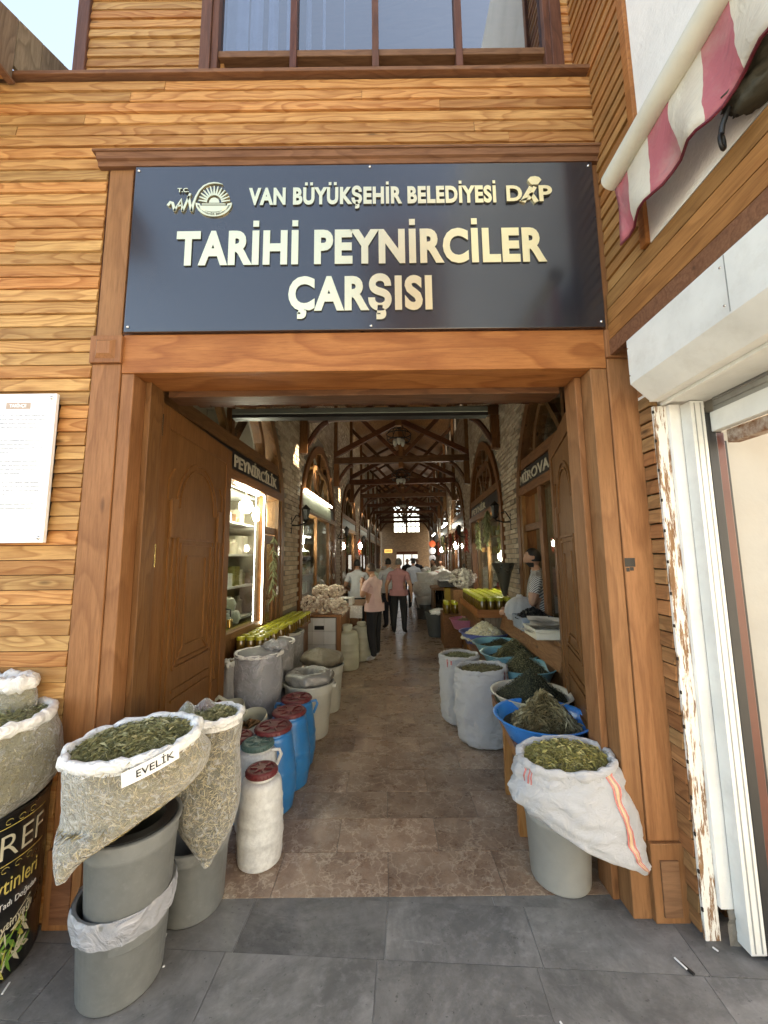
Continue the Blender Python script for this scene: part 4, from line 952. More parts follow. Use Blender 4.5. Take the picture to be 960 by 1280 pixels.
def surf_bits(rows, n, L, W, lift=.002, seed=1, jmin=0, jmax=None, curl=.4, tilt=.35, M_=None):
    rg = random.Random(seed); q = M_ or M(); J = len(rows)-1 if jmax is None else jmax; K = len(rows[0])
    ar = []; tot = 0
    for j in range(jmin, J):
        for k in range(0, K):
            a = (rows[j][(k+1) % K]-rows[j][k]).cross(rows[j+1][k]-rows[j][k]).length; tot += a; ar.append((tot, j, k))
    import bisect
    keys = [a[0] for a in ar]
    for _ in range(n):
        i = bisect.bisect(keys, rg.random()*tot); _, j, k = ar[min(i, len(ar)-1)]
        p0, p1, p2, p3 = rows[j][k], rows[j][(k+1) % K], rows[j+1][(k+1) % K], rows[j+1][k]; u, v = rg.random(), rg.random()
        p = p0*(1-u)*(1-v) + p1*u*(1-v) + p2*u*v + p3*(1-u)*v
        nn = (p1-p0).cross(p3-p0); nn = nn.normalized() if nn.length > 1e-9 else Vector((0, 0, 1))
        tx_ = (p1-p0).normalized() if (p1-p0).length > 1e-9 else Vector((1, 0, 0)); ty_ = nn.cross(tx_); a = rg.random()*2*pi
        d = tx_*cos(a) + ty_*sin(a) + nn*rg.uniform(-tilt, tilt); d.normalize(); sdv = nn.cross(d).normalized()
        l = L*rg.uniform(.5, 1.4)/2; w_ = W*rg.uniform(.6, 1.3)/2; p = p + nn*(lift*rg.uniform(0, 1.6)); cv = nn*rg.uniform(0, curl)*l
        sdv = (sdv + nn*rg.uniform(-.6, .6))
        q.add([p - d*l - sdv*w_*.3, p - sdv*w_ + cv, p + d*l, p + sdv*w_ + cv], [(0, 1, 2), (0, 2, 3)])
    return q
def mound_rows(c, R, h, n=10, nu=30, amp=.12, seed=0, sx=1, sy=1, pw=1.3, ox=0, oy=0):
    rows = []
    for j in range(n+1):
        a = j/n; r_ = R*(1 - a); z_ = h*(1 - (1-a)**pw) if pw != 0 else h*a
        row_ = []
        for k in range(nu):
            th = 2*pi*k/nu; nv = Vector((cos(th)*r_*9, sin(th)*r_*9, seed*3.1))
            row_.append(Vector((c[0] + ox*a + r_*cos(th)*sx, c[1] + oy*a + r_*sin(th)*sy, c[2] + z_ + h*amp*noise.noise(nv))))
        rows.append(row_)
    return rows
def rim_tube(row_, r, n=9, amp=.55, seed=0, wob=.004):
    K = len(row_); pts = [row_[k % K] + Vector((0, 0, wob*noise.noise(Vector((k*.5, seed, 0))))) for k in range(K)]
    rows = []
    cc = sum(pts, Vector())/K
    for k in range(K):
        d = (pts[(k+1) % K] - pts[k-1]).normalized(); out = (pts[k] - cc); out = (out - d*out.dot(d)).normalized(); u = d.cross(out)
        rr = r*(1 + amp*noise.noise(Vector((k*.4, seed, 3))) + amp*.9*noise.noise(Vector((k*1.3, seed, 8))))
        rows.append([pts[k] + (out*cos(2*pi*i/n) + u*sin(2*pi*i/n)*1.25)*rr for i in range(n)])
    rows.append(rows[0]); return rows
# ------------------------------------------------------------------ buckets, drums, tubs
def bucket(cx, cy, z0, h, rb, rt_, m, lab, cat='bucket', lip=.012, handle=True, group=None, n=40, tilt=0):
    o = thing('bucket', (cx, cy, z0), lab, cat, group)
    xf = Matrix.Translation((cx, cy, z0)) @ Matrix.Rotation(tilt, 4, 'Y'); q = M(xf)
    q.lathe([(0, .004), (rb*.9, .0), (rb*.97, .004), (rb, .012), (rb + (rt_-rb)*.8, h*.8), (rb + (rt_-rb)*.8 + .004, h*.81), (rb + (rt_-rb)*.84 + .004, h*.85), (rt_, h - .02), (rt_ + lip, h - .018), (rt_ + lip, h - .004), (rt_ + lip*.5, h), (rt_ - .003, h - .002), (rt_ - .006, h - .03), (rb - .006, .02), (0, .015)], n)
    q.build('bucket_shell', m, o, smooth=True)
    if handle and n > 30:
        R2 = rt_ + lip
        M(xf).lathe([(rt_ - (rt_-rb)*.22 + .001, h*.84), (rt_ - (rt_-rb)*.20 + .006, h*.845), (rt_ - (rt_-rb)*.19 + .001, h*.855)], n).build('stiffening_rib', m, o, smooth='all')
    return o
def barrel(cx, cy, h, r, m, ml, lab, cat='barrel', neck=.7, bands=(.33, .62), lid=.05, handles=0, rotz=0, group=None, bulge=.08, z0=0, sq=2.0):
    o = thing('barrel', (cx, cy, z0), lab, cat, group)
    prof = [(0, .003), (r*.8, .0), (r*.86, .01)]; N = 30; sh = .80
    for i in range(1, N):
        a = i/N; z_ = a*h*sh; rr = r*(.88 + bulge*sin(a*pi)*1.4 + (.02 if a < .5 else 0))
        for b in bands:
            if abs(a - b) < .04: rr += r*.035*(1 - abs(a-b)/.04)
        prof.append((rr, z_))
    for i in range(1, 8):
        a = i/7; prof.append((r*(.88 + (neck - .88)*(a**2.2 if a < 1 else 1)), h*sh + (h*.93 - h*sh)*sin(a*pi/2)))
    prof += [(r*neck*.97, h*.96), (r*neck*.9, h*.97), (0, h*.965)]
    q = M()
    rows = []
    for rr, z_ in prof:
        rows.append([Vector((cx + rr*cos(2*pi*k/40), cy + rr*sin(2*pi*k/40), z0 + z_)) for k in range(40)])
    q.grid(rows); q.build('drum_body', m, o, smooth=True)
    R = r*neck + .006; lz = z0 + h*.955
    q = M(); q.lathe([(R - .004, 0), (R + .003, .004), (R + .003, lid - .008), (R - .004, lid), (R*.82, lid), (R*.78, lid - .008), (R*.3, lid - .008), (R*.26, lid + .002), (0, lid + .002)], 32, (cx, cy, lz)); ld = q.build('screw_lid', ml, o, smooth=True)
    q = M()
    for i in range(6):
        a = i*pi/3; q.beam((cx + R*.3*cos(a), cy + R*.3*sin(a), lz + lid - .004), (cx + R*.75*cos(a), cy + R*.75*sin(a), lz + lid - .004), .012, .01)
    for i in range(28):
        a = i*2*pi/28; q.beam((cx + (R+.003)*cos(a), cy + (R+.003)*sin(a), lz + .006), (cx + (R+.003)*cos(a), cy + (R+.003)*sin(a), lz + lid - .01), .006, .006, (0, 1, 0))
    q.build('lid_rib', ml, ld, kind='stuff')
    for i in range(handles):
        a = rotz + i*pi; d = Vector((cos(a), sin(a), 0)); c = Vector((cx, cy, z0))
        q = M(); q.tube([c + d*(r*neck) + Vector((0, 0, h*.92)), c + d*(r*.95 + .015) + Vector((0, 0, h*.93)), c + d*(r*1.0 + .02) + Vector((0, 0, h*.88)), c + d*(r*.93) + Vector((0, 0, h*.74))], .011, 8); q.build('handle', m, o, smooth=True)
    return o
# left side ---------------------------------------------------------
bL = bucket(-1.105, 1.80, 0, .34, .152, .172, PG, 'lower grey bucket with a crumpled film collar, under the labelled herb bag')
rows = loft([(-1.105, 1.80, .345, .185, .185), (-1.105, 1.80, .32, .192, .192), (-1.105, 1.80, .285, .188, .188), (-1.105, 1.80, .25, .181, .181)], 60, 4, .05, 4, 3, .04, 15)
M().grid(rows).build('film_collar', FILMG, bL, smooth='all')
bucket(-1.085, 1.79, .20, .41, .150, .172, PG, 'upper grey bucket set inside another, carrying the labelled herb bag')
M().lathe([(.12, .612), (.165, .612), (.165, .604), (.12, .604)], 32, (-1.085, 1.79, 0)).build('loose_lid', BLACK, label='black lid edge between the upper grey bucket and the labelled bag', cat='lid')
def herb_bag(name, ctrl, lab, herb, core, top_n, side_n, bitL, bitW, rimr=.016, seed=1, moundh=.05, fill=.86, film_=None, topc=None, amp=.05, cat='bag of herbs', fold=.03, sidebits=None):
    o = thing(name, ctrl[0][:3], lab, cat)
    rows = loft(ctrl, 56, 7, amp, 2.2, seed, fold, 11, crease=.03)
    inner = shrink(rows, .010)
    q = M(); q.grid(inner[:-2], True, True, False); q.build('herb_fill', core, o, smooth='all')
    surf_bits(inner, side_n, bitL, bitW, .004, seed + 5, 0, len(inner)-3, .2, .12).build('packed_stalks', sidebits or herb, o, kind='stuff')
    top = rows[-1]; c = sum(top, Vector())/len(top); 
    lo = rows[-3]
    mr = []
    for j in range(9):
        a = j/8; mr.append([c.lerp(lo[k], (1-a)*.97)*1.0 + Vector((0, 0, moundh*(1-(1-a)**2) + .014*noise.noise(Vector((k*.4, j*.9, seed))) - .012)) for k in range(56)])
    q = M(); q.grid(mr, True, False, True); q.build('herb_top', core, o, smooth='all')
    surf_bits(mr, top_n, bitL*.8, bitW*.8, .009, seed + 9, 0, None, .5, .5, M_=surf_bits(mr, top_n//2, bitL*1.2, bitW*.45, .014, seed + 19, 0, None, .5, .6)).build('loose_herbs', herb, o, kind='stuff')
    q = M(); q.grid(rows, True, True); q.build('plastic_skin', film_ or FILM, o, smooth='all')
    q = M(); q.grid(rim_tube(top, rimr, seed=seed)); q.build('rolled_rim', FILMRIM, o, smooth='all')
    sk = [[p + (p - c).normalized()*.004 + Vector((0, 0, -.035*j/3)) for p in (lambda r_: r_)(rows[-1] if j == 0 else rows[-1])] for j in range(4)]
    q = M(); q.grid([[p + Vector((0, 0, .004)) for p in sk[0]]] + sk[1:]); q.build('turned_edge', FILMRIM, o, smooth='all')
    return o, rows
# labelled bag: sags to the front left corner
eb, er = herb_bag('herb_bag', [(-1.17, 1.52, .565, .015, .015), (-1.16, 1.55, .62, .055, .05), (-1.12, 1.64, .68, .16, .12, .10, .0), (-1.06, 1.73, .74, .255, .18, .22, .1), (-1.04, 1.73, .84, .275, .20, .16, .1), (-1.05, 1.71, .92, .262, .185, .10, .12), (-1.055, 1.71, .955, .25, .172, .10, .12)],
    'clear bag of green herbs with a handwritten paper label, on the stacked grey buckets', HERB_GREEN, HERB_CORE2, 3600, 4600, .034, .0042, .02, 3, .035, sidebits=HERB_STRAW)
PAPER = plain('white_paper', (.8, .8, .78), .7)
def on_bag(px0, px1, py0, py1, py0r, py1r, ycl):
    pass
# the label follows the front right of the bag
A_ = Vector((-.972, 1.515, .875)); B_ = Vector((-.800, 1.583, .945)); nrm = (B_ - A_).cross(Vector((0, 0, 1))).normalized(); upv = Vector((-.08, -.03, 1)).normalized()
lbrow = []
for j in range(5):
    lbrow.append([A_.lerp(B_, i/10) + upv*(.052*j/4) + nrm*(.012*sin(i/10*pi)) for i in range(11)])
lb = M(); lb.grid(lbrow, False); lo_ = lb.build('paper_label', PAPER, eb, smooth='all')
letters('EVELİK', lambda u, v, d: A_.lerp(B_, .26 + .66*u) + upv*(.014 + .025*v) + nrm*(.0135*sin((.26 + .66*u)*pi) + .0012 + .0004*d), eb, [IRON], bold=.005, split=False, name='handwriting')
# leftmost bag on the printed tin
TIN = plain('black_tin_print', (.012, .011, .010), .3, coat=.3)
tn = thing('olive_tin', (-1.83, 1.83, 0), 'tall black printed olive tin at the left edge, under a bag of herbs', 'tin')
TR, TH = .265, .66
M().lathe([(0, 0), (TR*.96, 0), (TR, .01), (TR, TH - .02), (TR + .006, TH - .01), (TR, TH), (TR - .01, TH - .01), (0, TH - .02)], 56, (-1.83, 1.83, 0)).build('tin_body', TIN, tn, smooth=True)
def cyl_map(u0, u1, zb, zt, skew=0):
    return lambda u, v, d: (lambda a: (-1.83 + (TR + .0015 + .0006*d)*sin(a + .82), 1.83 - (TR + .0015 + .0006*d)*cos(a + .82), zb + (zt - zb)*v + skew*u))(u0 + (u1-u0)*u)
CREAMP = plain('cream_print', (.6, .56, .42), .4); GOLDP = plain('gold_print', (.62, .5, .15), .4); WHP = plain('white_print', (.7, .7, .68), .4); GREENP = plain('leaf_green_print', (.14, .3, .05), .5); OLIVP = plain('olive_print', (.45, .42, .08), .5)
letters('EREF', cyl_map(.1, 1.05, .485, .575), tn, [CREAMP], bold=-.01, split=False, name='printed_name')
letters('Zeytinleri', cyl_map(.05, .98, .345, .405), tn, [GOLDP], bold=0, split=False, name='printed_word')
letters('dan Tadı Doğadan', cyl_map(.2, 1.0, .29, .313), tn, [WHP], bold=0, split=False, name='printed_line')
letters('zeytinyağı', cyl_map(.3, .92, .19, .225, .03), tn, [CREAMP], bold=0, split=False, name='printed_word')
def band(pts, w_, m, nm_):
    q = M(); f = cyl_map(0, 1, 0, 1)
    for (a, b), (c, d) in zip(pts, pts[1:]): q.add([f(a, b - w_/2, 0), f(c, d - w_/2, 0), f(c, d + w_/2, 0), f(a, b + w_/2, 0)], [(0, 1, 2, 3)])
    q.build(nm_, m, tn)
band([(i*.1, .605) for i in range(-2, 12)], .003, GOLDP, 'printed_rule'); band([(i*.1, .46) for i in range(-2, 12)], .003, GOLDP, 'printed_rule')
for k_ in range(4):
    band([(.25 + k_*.18 + .05*cos(a), (.625 if k_ % 2 else .622) + .010*sin(a)) for a in [i*.5 for i in range(11)]], .0025, GOLDP, 'printed_scroll')
    band([(.25 + k_*.18 + .05*cos(a), .44 + .010*sin(a)) for a in [i*.5 for i in range(11)]], .0025, GOLDP, 'printed_scroll')
band([(.88 - .0*i + .04*sin(i/8*pi), .27 - i*.028) for i in range(9)], .004, CREAMP, 'printed_frame'); band([(.2 + i*.085, .155 + i*.0145) for i in range(9)], .004, CREAMP, 'printed_frame')
q = M(); f = cyl_map(0, 1, 0, 1); rg = random.Random(4)
for i in range(70):
    a = rg.uniform(.1, .86); zc = rg.uniform(.03, .13 + a*.1); an = rg.uniform(0, 6.28); l = rg.uniform(.02, .05); wd = l*.35
    q.add([f(a - l*cos(an)*3, zc - l*sin(an), rg.random()), f(a + wd*sin(an), zc - wd*cos(an), rg.random()), f(a + l*cos(an)*3, zc + l*sin(an), 1), f(a - wd*sin(an), zc + wd*cos(an), 1)], [(0, 1, 2, 3)], rg.choice((0, 0, 1, 2)))
q.build('printed_picture', [GREENP, OLIVP, CREAMP], tn)
herb_bag('herb_bag', [(-1.86, 1.77, .60, .10, .10), (-1.84, 1.78, .66, .26, .22), (-1.80, 1.80, .76, .30, .25), (-1.79, 1.82, .88, .285, .235, .05), (-1.79, 1.83, .96, .25, .215, .06, .05), (-1.79, 1.83, .99, .235, .20, .06, .05)],
    'clear bag of dry greyish herbs on the black olive tin at the left edge', HERB_GREEN, HERB_CORE2, 2200, 2200, .02, .0045, .022, 11, .02, sidebits=HERB_OLIVE)
herb_bag('herb_bag', [(-2.15, 2.15 - .28, .5, .2, .1), (-2.16, 1.86, .8, .24, .14), (-2.17, 1.87, 1.03, .22, .13), (-2.17, 1.87, 1.10, .2, .12)],
    'second bag of herbs standing behind the leftmost one against the planks', HERB_OLIVE, HERB_CORE2, 500, 300, .02, .005, .02, 17, .02) if False else None
herb_bag('herb_bag', [(-1.86, 1.93, .92, .06, .04), (-1.86, 1.94, .98, .16, .06), (-1.86, 1.94, 1.08, .17, .06), (-1.87, 1.94, 1.125, .15, .055)],
    'folded white plastic bag showing behind the leftmost herb bag, at the plank wall', HERB_OLIVE, HERB_CORE2, 300, 300, .02, .005, .03, 17, .0)
# tall herb bag on its grey bucket
bucket(-.985, 2.14, 0, .33, .15, .168, PG, 'grey bucket under the tall clear bag of hay-like herbs')
herb_bag('herb_bag', [(-.845, 1.97, .285, .012, .012), (-.86, 2.0, .34, .06, .05), (-.885, 2.05, .42, .13, .10), (-.90, 2.07, .55, .158, .135), (-.895, 2.06, .70, .150, .135), (-.88, 2.045, .82, .140, .13), (-.875, 2.035, .905, .145, .13), (-.875, 2.03, .93, .14, .126)],
    'tall clear bag of hay-like herbs sagging over a grey bucket beside the labelled bag', HERB_GREEN, HERB_CORE, 1500, 5200, .03, .0045, .016, 23, .02, sidebits=HERB_STRAW)
q = M()
mr = mound_rows((-.93, 2.09, .93), .062, .055, 8, 20, .3, 5); q.grid(mr, True, False, True)
sm = q.build('herb_packet', plain('purple_brown_herbs', (.12, .07, .06), .7, scale=40, bmp=1, bscale=80), label='small knotted packet of purplish herbs on the tall herb bag', cat='packet', smooth='all')
mr2 = [[p*1 + (p - Vector((-.93, 2.09, .93)))*.12 for p in r_] for r_ in mr]; q = M(); q.grid(mr2); q.build('packet_film', FILM, sm, smooth='all')
mr = mound_rows((-1.0, 2.03, .935), .055, .06, 8, 20, .3, 8); q = M(); q.grid(mr, True, False, True)
sm = q.build('herb_packet', plain('grey_green_herbs', (.13, .15, .08), .7, scale=40, bmp=1, bscale=80), label='small knotted packet of grey green herbs beside the tall herb bag rim', cat='packet', smooth='all')
mr2 = [[p + (p - Vector((-1.0, 2.03, .935)))*.14 for p in r_] for r_ in mr]; q = M(); q.grid(mr2); q.build('packet_film', FILM, sm, smooth='all')
# jugs and barrels
barrel(-.735, 2.42, .475, .133, PJUG, PRED, 'scuffed white plastic jug with a maroon lid, nearest on the left of the floor', 'jug', neck=.60, bands=(.12, .38, .62, .86), lid=.035, bulge=.05)
barrel(-.85, 2.70, .50, .14, PJUG, PGREEN, 'scuffed white plastic jug with a green lid behind the maroon-lidded one', 'jug', neck=.66, bands=(.3, .6), lid=.035, handles=1, rotz=-.1)
for i, (x, y, l_) in enumerate(((-.80, 2.88, 'blue barrel with a maroon lid nearest to the white jugs'), (-.755, 3.16, 'blue barrel with a maroon lid, the middle one of the row'), (-.765, 3.45, 'blue barrel with a maroon lid and side handles, beside the pale bucket'))):
    barrel(x, y, .53, .155, PBLUE, PRED, l_, 'barrel', neck=.76, bands=(.28, .6), lid=.03, bulge=.11, handles=2 if i == 2 else 0, rotz=.2, group='blue barrels along the left of the floor')
barrel(-1.03, 2.80, .5, .13, PBLUE, PRED, 'dark blue barrel half hidden behind the tall herb bag', 'barrel', neck=.76, bulge=.1, lid=.03)
# cut-open jerrycans
def jerry_open(x, y, h, r, lab, z0=0, leaves=True):
    o = thing('cut_jerrycan', (x, y, z0), lab, 'jerrycan')
    prof = [(0, .0), (r*.9, 0), (r, .02), (r, h*.55), (r*1.03, h*.58), (r, h*.61), (r*.98, h*.85), (r*.86, h*.98)]
    rows = [[Vector((x + rr*cos(2*pi*k/32), y + rr*sin(2*pi*k/32), z0 + zz_ + (.04*sin(2*pi*k/32 + .5) if zz_ > h*.8 else 0))) for k in range(32)] for rr, zz_ in prof]
    q = M(); q.grid(rows); b = q.build('can_body', PCREAM, o, smooth=True); sm_ = b.modifiers.new('s', 'SOLIDIFY'); sm_.thickness = .004
    q = M(); q.tube([(x - r*.85, y, z0 + h*.8), (x - r*1.0, y - .01, z0 + h*1.05), (x - r*.5, y - .02, z0 + h*1.16), (x - r*.1, y, z0 + h*1.08)], .016, 8); q.build('handle', PCREAM, o, smooth=True)
    q = M(); q.lathe([(0, h*.8), (r*.9, h*.79)], 20, (x, y, z0)); q.build('contents', HERB_CORE, o)
    if leaves: surf_bits(mound_rows((x, y, z0 + h*.79), r*.85, .05), 60, .09, .03, .01, 5, curl=.8).build('dried_leaves', bits('brown_dry_leaves', [(.2, .1, .04), (.35, .2, .09), (.28, .15, .06)]), o, kind='stuff')
    return o
jerry_open(-1.06, 3.12, .50, .155, 'cream plastic can cut open at the top with dry brown leaves inside')
jerry_open(-1.28, 3.28, .52, .14, 'second cream can half hidden behind the cut-open one with leaves', leaves=False)
# pale bucket with film-wrapped lid
pb = bucket(-.765, 4.0, 0, .50, .19, .235, PBUCKW, 'large pale bucket topped with a crumpled ring of grey plastic', cat='bucket', lip=.016)
for sg in (-1, 1): M().box(-.765 + sg*.25 - .02, -.765 + sg*.25 + .02, 3.98, 4.02, .44, .475).build('ear', PBUCKW, pb, bevel=.004)
rows = loft([(-.765, 4.0, .50, .225, .225), (-.765, 4.0, .53, .24, .24), (-.765, 4.0, .575, .225, .225), (-.765, 4.0, .60, .17, .17), (-.76, 4.0, .585, .10, .10), (-.76, 4.0, .54, .06, .05)], 50, 5, .12, 3, 9, .06, 13)
bg_ = M(); bg_.grid(rows, True, True, True); bg_.build('plastic_bundle', plain('grey_film_bundle', (.2, .205, .2), .22, bmp=1, bscale=22, spec=.9), label='crumpled ring of grey plastic film on top of the large pale bucket', cat='plastic bag', smooth='all')
bucket(-.70, 4.62, 0, .50, .17, .205, PBUCKW, 'second pale bucket just behind the large one on the left')
rows = loft([(-.72, 4.62, .50, .19, .19), (-.72, 4.62, .55, .24, .24), (-.74, 4.62, .61, .22, .22), (-.76, 4.62, .655, .10, .10), (-.76, 4.62, .67, .02, .02)], 44, 4, .2, 3, 12, .05, 9)
M().grid(rows, True, True, True).build('straw_bundle', plain('bundled_brown_herbs', (.19, .165, .12), .45, bmp=1, bscale=30, scale=20), label='wrapped bundle of brown herbs on the second pale bucket', cat='bundle', smooth='all')
# film-wrapped grey tubs on a low pallet
pl_ = thing('low_pallet', (-1.25, 4.4, 0), 'low brown wooden platform under the wrapped grey sacks', 'platform')
for i in range(6): M(HALL).box(-1.66 + i*.105, -1.56 + i*.105, 3.75, 6.0, .08, .12).build('board', W_BENCH, pl_)
M(HALL).box(-1.02, -1.0, 3.75, 6.0, 0, .12).build('front_board', W_DARK_Y, pl_)
def wrapped(x, y, r, h, lab, seed, content, m=None):
    o = thing('wrapped_tub', (x, y, .12), lab, 'wrapped tub')
    rows = loft([(x, y, .12, r*.75, r*.75), (x, y, .2, r*.86, r*.86), (x, y, .12 + h*.5, r*.95, r*.95), (x, y, .12 + h, r, r), (x, y, .14 + h, r*1.02, r*1.02)], 44, 5, .05, 2.5, seed, .04, 7)
    M().grid(rows, True, True).build('wrapping', m or WRAPG, o, smooth='all')
    M().grid(rim_tube(rows[-1], .014, seed=seed)).build('rolled_rim', FILMRIM if m is None else m, o, smooth='all')
    M().grid(shrink(rows[-4:-1], .02)[::-1], True, False, True).build('contents', content, o, smooth='all')
    M().grid([[p + (p - Vector((x, y, p.z))).normalized()*.012*(1 + 1.5*noise.noise(p*9)) for p in r_] for r_ in rows[2:]], True).build('film_skin', FILMG, o, smooth='all')
    return o
WRAPG = plain('grey_wrapping', (.20, .205, .225), .35, scale=4, bmp=.6, bscale=9, spec=.8)
WRAPW = plain('cloudy_wrapping', (.42, .42, .38), .4, scale=4, bmp=.5, bscale=9)
p = at(324, 816, .86); wrapped(p.x, p.y, .20, .72, 'grey film-wrapped tub with glossy wrinkles, nearest the left door leaf', 2, plain('grey_powder', (.25, .25, .26), .8))
p = at(343, 802, .84); wrapped(p.x, p.y, .195, .70, 'grey film-wrapped tub in the middle of three', 4, plain('grey_powder', (.25, .25, .26), .8))
p = at(354, 790, .80); wrapped(p.x, p.y, .24, .66, 'cloudy plastic tub with brown seeds, farthest of three on the left', 6, HERB_CORE, WRAPW)
# crumpled film on the first
rows = loft([(-1.03, 3.72, .87, .10, .08), (-1.03, 3.72, .91, .12, .09), (-1.02, 3.72, .95, .05, .04)], 30, 4, .6, 4, 31)
M().grid(rows, True, False, True).build('crumpled_film', FILMG, label='crumpled clear film on the nearest wrapped grey tub', cat='plastic film', smooth='all')
p = at(283, 806, .82)
herb_bag('grain_sack', [(-1.38, 3.62, .1, .07, .08), (-1.38, 3.62, .4, .09, .09), (-1.37, 3.62, .72, .085, .08), (-1.37, 3.62, .78, .08, .07)], 'white sack half hidden behind the edge of the left door leaf', HERB_OLIVE, HERB_CORE, 300, 0, .02, .005, .02, 41, .02, film_=SACK)
# low shelf with yellow-lidded jars beneath the first left shop window
js = thing('jar_shelf', tuple(H(-1.5, 4.6, 0)), 'dark wooden ledge carrying rows of yellow-lidded jars under the left shop window', 'shelf')
M(HALL).box(-1.69, -1.42, 3.75, 5.7, .78, .82).build('shelf_top', W_DARK_Y, js); M(HALL).box(-1.69, -1.46, 3.75, 5.7, .1, .779).build('shelf_front', W_DARK_Z, js)
def jar(loc, lab, r=.045, h=.11, lidm=None, body=None, group=None):
    o = thing('jar', tuple(loc), lab, 'jar', group)
    M().lathe([(0, 0), (r*.92, 0), (r, .01), (r, h*.8), (r*.82, h*.95), (r*.82, h)], 14, loc).build('jar_body', body or HONEY, o, smooth=True)
    M().lathe([(r*.9, h*.9), (r*.93, h), (r*.9, h*1.18), (r*.85, h*1.2), (0, h*1.2)], 14, loc).build('lid', lidm or LIDY, o, smooth=True)
    return o
j0 = None
for i in range(17):
    for j in range(3):
        l_ = H(-1.64 + j*.097 + rnd(-.012, .012), 3.82 + i*.112 + rnd(-.012, .012), .821); lab_ = 'small jar with a yellow green lid in the rows on the left ledge'
        if j0 is None: j0 = jar(l_, lab_, group='yellow-lidded jars on the left ledge')
        else: dup(j0, l_, lab_)
# tiled counter with nets of garlic
TILEW = plain('white_glazed_tile', (.62, .64, .64), .2, scale=3, dirt=.1)
ct = thing('tiled_counter', tuple(H(-1.25, 6.1, 0)), 'white tiled counter with brown wooden edges below the nets of garlic', 'counter')
M(HALL).box(-1.66, -1.10 + .0, 6.03, 6.9, 0, .80).build('counter_core', GROUT, ct)
for i in range(3):
    for j in range(4):
        M(HALL).box(-1.655 + i*.182, -1.655 + i*.182 + .178, 6.018, 6.03, .01 + j*.197, .01 + j*.197 + .193).build('tile', TILEW, ct)
M(HALL).box(-1.095, -1.03, 6.0, 6.95, 0, .81).build('edge_post', W_TRIM_Z, ct); M(HALL).box(-1.68, -1.02, 5.99, 6.95, .812, .85).build('counter_top', W_BENCH, ct)
q = M(HALL); q.box(-1.44, -1.29, 6.008, 6.018, .62, .68); q.build('dark_label', SIGNB, ct, bevel=.003)
letters('ŞARKÖY', lambda u, v, d: tuple(H(-1.425 + .12*u, 6.006 - .001*d, .638 + .022*v)), ct, [CREAMP], bold=0, split=False, name='label_print') if False else None
def garlic_net(c, rx, ry, h, lab, n=150, seed=0, br=.024, tail=True, mt=None, cat='net of garlic'):
    rg = random.Random(seed); q = M(); c = Vector(c)
    for i in range(n):
        a = rg.random()*2*pi; b = rg.uniform(-1, 1); rr = sqrt(1 - b*b)*rg.uniform(.8, 1.05)
        p = c + Vector((rx*rr*cos(a), ry*rr*sin(a), h*.5 + h*.5*b)); 
        if b < -.3 and tail: p.x = c.x + (p.x - c.x)*.8
        r_ = br*rg.uniform(.7, 1.2); t_ = Matrix.Translation(p) @ Matrix.Rotation(rg.random()*3, 4, 'X') @ Matrix.Rotation(rg.random()*3, 4, 'Y')
        q.xf = t_; q.lathe([(r_*.15, r_*1.4), (r_*.25, r_*.9), (r_*.85, r_*.45), (r_, 0), (r_*.75, -r_*.6), (0, -r_*.8)], 7)
    o = thing('garlic_net', tuple(c), lab, cat); q.build('bulbs', mt or GARLIC, o, smooth='all', kind='stuff')
    rows = loft([(c.x, c.y, c.z + h*.02, rx*.5, ry*.5), (c.x, c.y, c.z + h*.2, rx*.95, ry), (c.x, c.y, c.z + h*.6, rx*1.02, ry*1.02), (c.x, c.y, c.z + h*.95, rx*.7, ry*.7), (c.x, c.y, c.z + h*1.05, rx*.3, ry*.3)], 30, 4, .08, 3, seed)
    M().grid(rows).build('net_skin', NETF, o, smooth='all')
NETF = film('pale_net_film', (.75, .66, .58), 1.35, .4, 30)
for i, (s_, zt) in enumerate(((-1.56, 0), (-1.33, 0), (-1.08, -.04))): garlic_net(H(s_, 6.12, .85 + zt), .135, .12, .27, ('left', 'middle', 'right')[i] + ' net of garlic at the front of the tiled counter', 150, i)
garlic_net(H(-1.45, 6.5, 1.06), .15, .13, .2, 'net of garlic lying on top of the others, left', 130, 5); garlic_net(H(-1.2, 6.5, 1.06), .15, .13, .2, 'net of garlic lying on top of the others, right', 130, 6)
# tall cream drums
barrel(*H(-.96, 6.2).xy, .62, .20, PCREAM, PCREAM, 'tall ribbed cream drum in front of the tiled counter edge', 'drum', neck=.35, bands=(.2, .4, .6, .8), lid=.08, bulge=.03)
barrel(*H(-.80, 6.75).xy, .60, .19, PCREAM, PCREAM, 'second ribbed cream drum behind the first, beside the stall', 'drum', neck=.35, bands=(.2, .4, .6, .8), lid=.05, bulge=.03)
# left market table with scale and cloth
tb_ = thing('market_table', tuple(H(-1.2, 7.7, 0)), 'brown market table with a white plastic cover on the left side', 'table')
M(HALL).box(-1.55, -.85, 7.1, 8.3, .80, .84).build('table_top', W_BENCH, tb_)
for s_, t_ in ((-1.52, 7.15), (-.9, 7.15), (-1.52, 8.2), (-.9, 8.2)): M(HALL).box(s_, s_ + .05, t_, t_ + .05, 0, .80).build('leg', W_DARK_Z, tb_)
M(HALL).box(-1.5, -.9, 7.12, 7.14, .3, .8).build('front_panel', W_BENCH, tb_)
rows = [[H(-1.58 + i*.04, 7.06 - .0, .86) + Vector((0, .03*noise.noise(Vector((i*.6, j, 0))), -.045*j + .02*noise.noise(Vector((i*.7, j*.5, 4))))) for i in range(20)] for j in range(6)]
M().grid(rows, False).build('plastic_cover', FILMRIM, label='crumpled white plastic hanging over the front of the left market table', cat='plastic cover', smooth='all')
